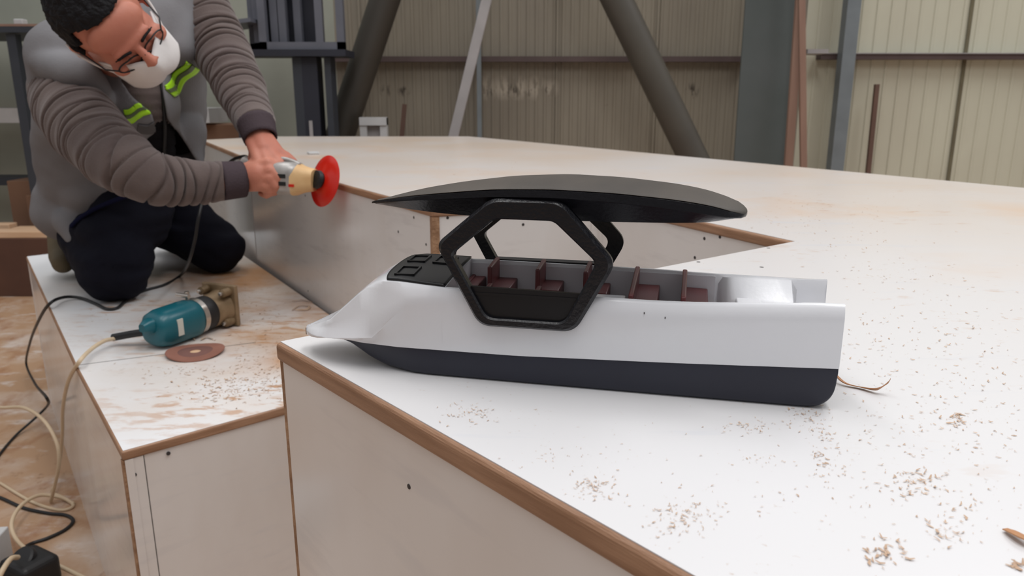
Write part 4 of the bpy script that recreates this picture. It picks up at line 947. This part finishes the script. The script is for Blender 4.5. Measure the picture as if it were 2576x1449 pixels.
# trousers
trb = caps_bm([(hipR, .115, knR, .080), (hipL, .115, knL, .080), (knR, .075, anR+Vector((0, 0, .02)), .062), (knL, .075, anL+Vector((0, 0, .02)), .062), (hipR, .125, hipL, .125), (hipC+Vector((0, 0, .06)), .125, hipC, .13),
               (H(300, 640, 2.03), .088, knR+Vector((.02, .0, 0)), .078), (H(345, 530, 2.10), .10, H(292, 600, 2.05), .098)])
tme = remeshed(trb, .007, 6)
for v in tme.vertices:
    p = v.co; n = noise.noise(Vector((p.x*9, p.y*9, p.z*26)))*.010 - .004*max(0, math.sin(p.z*80+p.x*30+3*noise.noise(p*6)))**2 + noise.noise(p*30)*.003
    v.co = p + v.normal*n
    if v.co.z < Z_STEP+.002: v.co.z = Z_STEP+.002
link('trousers', tme, M['trouser'], PR, True)['label'] = 'dark navy work trousers'
# shoe behind the near knee
d = (anR-knR).normalized(); f0 = H(150, 585, 2.33)
shb = caps_bm([(H(160, 645, 2.27), .040, H(150, 590, 2.30), .034), (H(160, 645, 2.27), .040, H(158, 662, 2.22), .030)])
sme = remeshed(shb, .005, 3)
for v in sme.vertices:
    if v.co.z < Z_STEP+.003: v.co.z = Z_STEP+.003
sh_ = link('shoe', sme, mat('worn khaki shoe', (96, 84, 62), rough=.8), PR, True); sh_['label'] = 'worn khaki work shoe'
obj('sole', tube([H(138, 580, 2.31), H(136, 620, 2.30), H(142, 650, 2.26), H(160, 672, 2.21)], [.012, .016, .017, .012], 12), M['black_rub'], sh_, True)
# sweater body and vest
T_ = [(H(178, 150, 1.84), .084, H(218, 470, 2.14), .106), (H(432, 60, 2.00), .080, H(420, 375, 2.26), .09), (H(300, 165, 1.92), .095, H(305, 410, 2.20), .118), (H(178, 150, 1.84), .084, H(290, 125, 1.88), .086), (H(290, 125, 1.88), .086, H(432, 50, 1.99), .085), (H(330, 240, 1.93), .10, H(345, 380, 2.06), .10)]
def cloth(T, grow, voxel, amp, name, m, extra=()):
    me = remeshed(caps_bm([(p, a+grow, q, b+grow) for p, a, q, b in T] + list(extra)), voxel, 14)
    for v in me.vertices:
        p = v.co; v.co = p + v.normal*(noise.noise(Vector((p.x*7, p.y*7, p.z*15)))*amp + noise.noise(p*22)*amp*.3)
    return me
hme = cloth(T_, 0, .008, .004, 'sweater', M['sleeve'])
for v in hme.vertices:
    x, y = proj(v.co); v.co += v.normal*(-.0035*max(0, math.sin(y*.24+math.sin(x*.03)*2))**3)
sw = link('sweater', hme, [M['sleeve'], M['undershirt']], PR, True)
SHIRT = [(352, 355), (392, 310), (415, 300), (470, 355), (520, 420), (330, 430)]
for f in hme.polygons:
    x, y = proj(f.center)
    if inpoly(x, y, SHIRT) or y > 330 and 330 < x < 470: f.material_index = 1
vest_me = cloth(T_, .011, .007, .009, 'vest', M['vest'], [(H(182, 520, 2.14), .100, H(190, 575, 2.10), .040), (H(232, 478, 2.08), .085, H(300, 462, 2.06), .045), (H(183, 560, 2.06), .045, H(186, 600, 2.03), .022), (H(455, 330, 2.14), .065, H(478, 400, 2.14), .035), (H(122, 158, 1.78), .036, H(196, 186, 1.75), .044), (H(196, 186, 1.75), .044, H(250, 250, 1.80), .03), (H(455, 5, 1.95), .04, H(452, 120, 1.93), .04)])
bm = bmesh.new(); bm.from_mesh(vest_me); bpy.data.meshes.remove(vest_me)
WEDGE = [(296, 196), (404, 188), (412, 250), (420, 300), (462, 352), (492, 402), (500, 420), (340, 430), (368, 345), (391, 328), (378, 282), (336, 245)]
kf = []
for f in bm.faces:
    c_ = f.calc_center_median(); x, y = proj(c_)
    if f.normal.dot(c_-CAM) < .2 and inpoly(x, y, WEDGE): kf.append(f)
bmesh.ops.delete(bm, geom=kf, context='FACES')
# ragged boundary made smooth
bnd = [v for v in bm.verts if any(len(e.link_faces) == 1 for e in v.link_edges)]
for _ in range(6):
    new = {v: sum((e.other_vert(v).co for e in v.link_edges if len(e.link_faces) == 1), Vector())/max(1, sum(1 for e in v.link_edges if len(e.link_faces) == 1)) for v in bnd}
    for v, c_ in new.items(): v.co = v.co.lerp(c_, .5)
bm.normal_update(); vbvh = BVHTree.FromBMesh(bm)
vst = obj('vest', bm, M['vest'], PR, True); s_ = vst.modifiers.new('s', 'SOLIDIFY'); s_.thickness = .005; s_.offset = 1
vst['label'] = 'grey sleeveless work vest'
def on_vest(x, y, lift=.006):
    h = vbvh.ray_cast(CAM, ray(x, y).normalized())
    return (h[0] + h[1]*lift*(1 if h[1].dot(ray(x, y)) < 0 else -1)) if h[0] else None
def band(pts, wpx, name, m, lift, sub=10, wave=5):
    bm = bmesh.new(); n = 8; rows = []
    for i in range(len(pts)-1):
        for j in range(sub+(i == len(pts)-2)):
            t = j/sub; x = pts[i][0]+(pts[i+1][0]-pts[i][0])*t; y = pts[i][1]+(pts[i+1][1]-pts[i][1])*t
            dx, dy = pts[i+1][0]-pts[i][0], pts[i+1][1]-pts[i][1]; L = math.hypot(dx, dy); nx, ny = -dy/L, dx/L; wv = wave*math.sin((i+t)*4.2)
            row = []
            for k in range(n+1):
                o_ = (k/n-.5)*wpx + wv; p = on_vest(x+nx*o_, y+ny*o_, lift); row.append(p)
            if all(row): rows.append([bm.verts.new(p) for p in row])
    for A, Bq in zip(rows, rows[1:]):
        for k in range(n): bm.faces.new((A[k], A[k+1], Bq[k+1], Bq[k]))
    o = obj(name, bm, m, vst, True, norm=True)
    s = o.modifiers.new('s', 'SOLIDIFY'); s.thickness = .002; s.offset = 0; return o
try:
    b1 = band([(418, 232), (448, 198), (478, 158)], 38, 'reflective_band', M['lime'], .0075); b1['label'] = 'lime reflective band on the left chest'
    band([(418, 232), (448, 198), (478, 158)], 10, 'band_stripe', M['tape_grey'], .0095)
    b2 = band([(316, 290), (345, 281), (374, 262)], 34, 'reflective_band', M['lime'], .0075, wave=3); b2['label'] = 'lime reflective band on the right chest'
    band([(316, 290), (345, 281), (374, 262)], 8, 'band_stripe', M['tape_grey'], .0095, wave=3)
    band([(345, 318), (372, 322), (392, 310)], 22, 'pocket_flap', M['vest_dark'], .0085, wave=0)
except Exception as ex: print('band', ex)
zp = [p for p in (sw_p for sw_p in [])]
hb = BVHTree.FromPolygons([v.co for v in hme.vertices], [tuple(p.vertices) for p in hme.polygons])
Z = []
for x, y in ((404, 196), (408, 225), (411, 255), (413, 285), (414, 315), (414, 345), (413, 375), (412, 400)):
    h = hb.ray_cast(CAM, ray(x, y).normalized())
    if h[0]: Z.append(h[0]-ray(x, y)*.004)
if len(Z) > 2: obj('zip', tube(catmull(Z, 6), .0045, 8), M['black_rub'], PR, True)
# navy lining edge under the jacket hem
obj('jacket_lining', tube(catmull([H(176, 572, 1.995), H(205, 546, 1.985), H(250, 520, 1.975), H(300, 500, 1.96), H(345, 486, 1.955)], 8), [.003]+[.006]*31+[.003], 8), M['navy'], PR, True)

# ------------------------------------------------------------------ angle grinder held by the worker
gd = empty('angle_grinder', HG(760, 445, 1.79), 'grey and cream angle grinder with a red pad, held in both hands', 'power tool')
pa = HG(697, 446, 1.77); pc = HG(804, 452, 1.755); ga2 = (pc-pa).normalized()
sqlathe(HG(640, 425, 1.81), (pa-HG(640, 425, 1.81)).normalized(), [(-.03, .018), (-.02, .026), (.05, .027), (.066, .030)], M['tool_grey'], 'motor_body', gd, 2.6)
u2 = (Vector((0, 0, 1))-ga2*ga2.z).normalized(); GS = .0372
gh = sqlathe(pa, ga2, [(-.012, .028), (-.008, .035), (-.002, GS), (.042, GS), (.052, .0345), (.056, .031)], M['tool_grey'], 'gear_housing', gd, 3.4, up=u2)
sqlathe(pa+ga2*.044-u2*.002, ga2, [(0, .0365), (.008, .0355), (.018, .031), (.028, .028), (.042, .0255), (.047, .024)], M['tool_cream'], 'cream_head', gd, 3.0, up=u2)
s2 = ga2.cross(u2); s2 = s2 if s2.dot(cF) < 0 else -s2
rot2 = Matrix((ga2, s2, u2)).transposed()
for k in (.008, -.009): obj('vent_slot', box(pa+ga2*.029+s2*.0368+u2*k, (.018, .0035, .0085), rot=rot2), M['slot'], gh)
obj('top_clip', tube(catmull([pa+ga2*.0+u2*.037, pa+ga2*.018+u2*.0415, pa+ga2*.04+u2*.037, pa+ga2*.056+u2*.031], 6), .0055, 10), M['tool_grey'], gd, True)
obj('gold_badge', box(pa+ga2*.050+s2*.0350-u2*.012, (.012, .004, .006), rot=rot2), M['red'], gd)['label'] = 'small red mark on the housing'
dc = HG(801, 452, 1.752); dax = dirn(.70, .10, .72)
autosmooth(obj('spindle_collar', lathe(dc-dax*.004, dax, [(-.006, .012), (-.004, .0195), (.004, .021), (.009, .018)]), M['black_rub'], gd), 40)
autosmooth(obj('backing_pad', lathe(dc+dax*.003, dax, [(0, .012), (.002, .016), (.005, .026), (.008, .041), (.0125, .0575), (.0135, .059), (.0145, .0585), (.0125, .052), (.010, .030), (.008, .005)], n=64), M['red'], gd), 50)['label'] = 'shiny red dished rubber pad'
def fr(x, y, d): return HG(x, y, d)
cord('power_cord', [HG(640, 425, 1.81)-cR*.02, HG(622, 396, 1.86), H(600, 396, 1.90), H(578, 408, 1.93), H(545, 440, 1.95), H(515, 490, 1.88), H(500, 545, 1.84), H(490, 605, 1.86), H(474, 660, 1.92), at_z(455, 692, Z_STEP+.01), at_z(415, 716, Z_STEP+.004), at_z(360, 732, Z_STEP+.004),
                   at_z(322, 752, Z_STEP+.004), at_z(296, 774, Z_STEP+.004), at_z(268, 777, Z_STEP+.004), at_z(240, 764, Z_STEP+.004), at_z(200, 749, Z_STEP+.006), at_z(160, 748, Z_STEP+.012), at_z(125, 764, Z_STEP+.014),
                   lp(98, 805, .12), lp(76, 860, .18), lp(66, 915, .26), lp(88, 965, .36), lp(118, 1002, .45), at_z(118, 1022, .08), at_z(85, 1055, .03), at_z(40, 1095, .006), at_z(0, 1142, .004), at_z(-40, 1200, .004)], .0040, M['black_rub'], gd)['label'] = 'black power cord'
for o in bpy.data.objects:
    if '_loc' in o: del o['_loc']
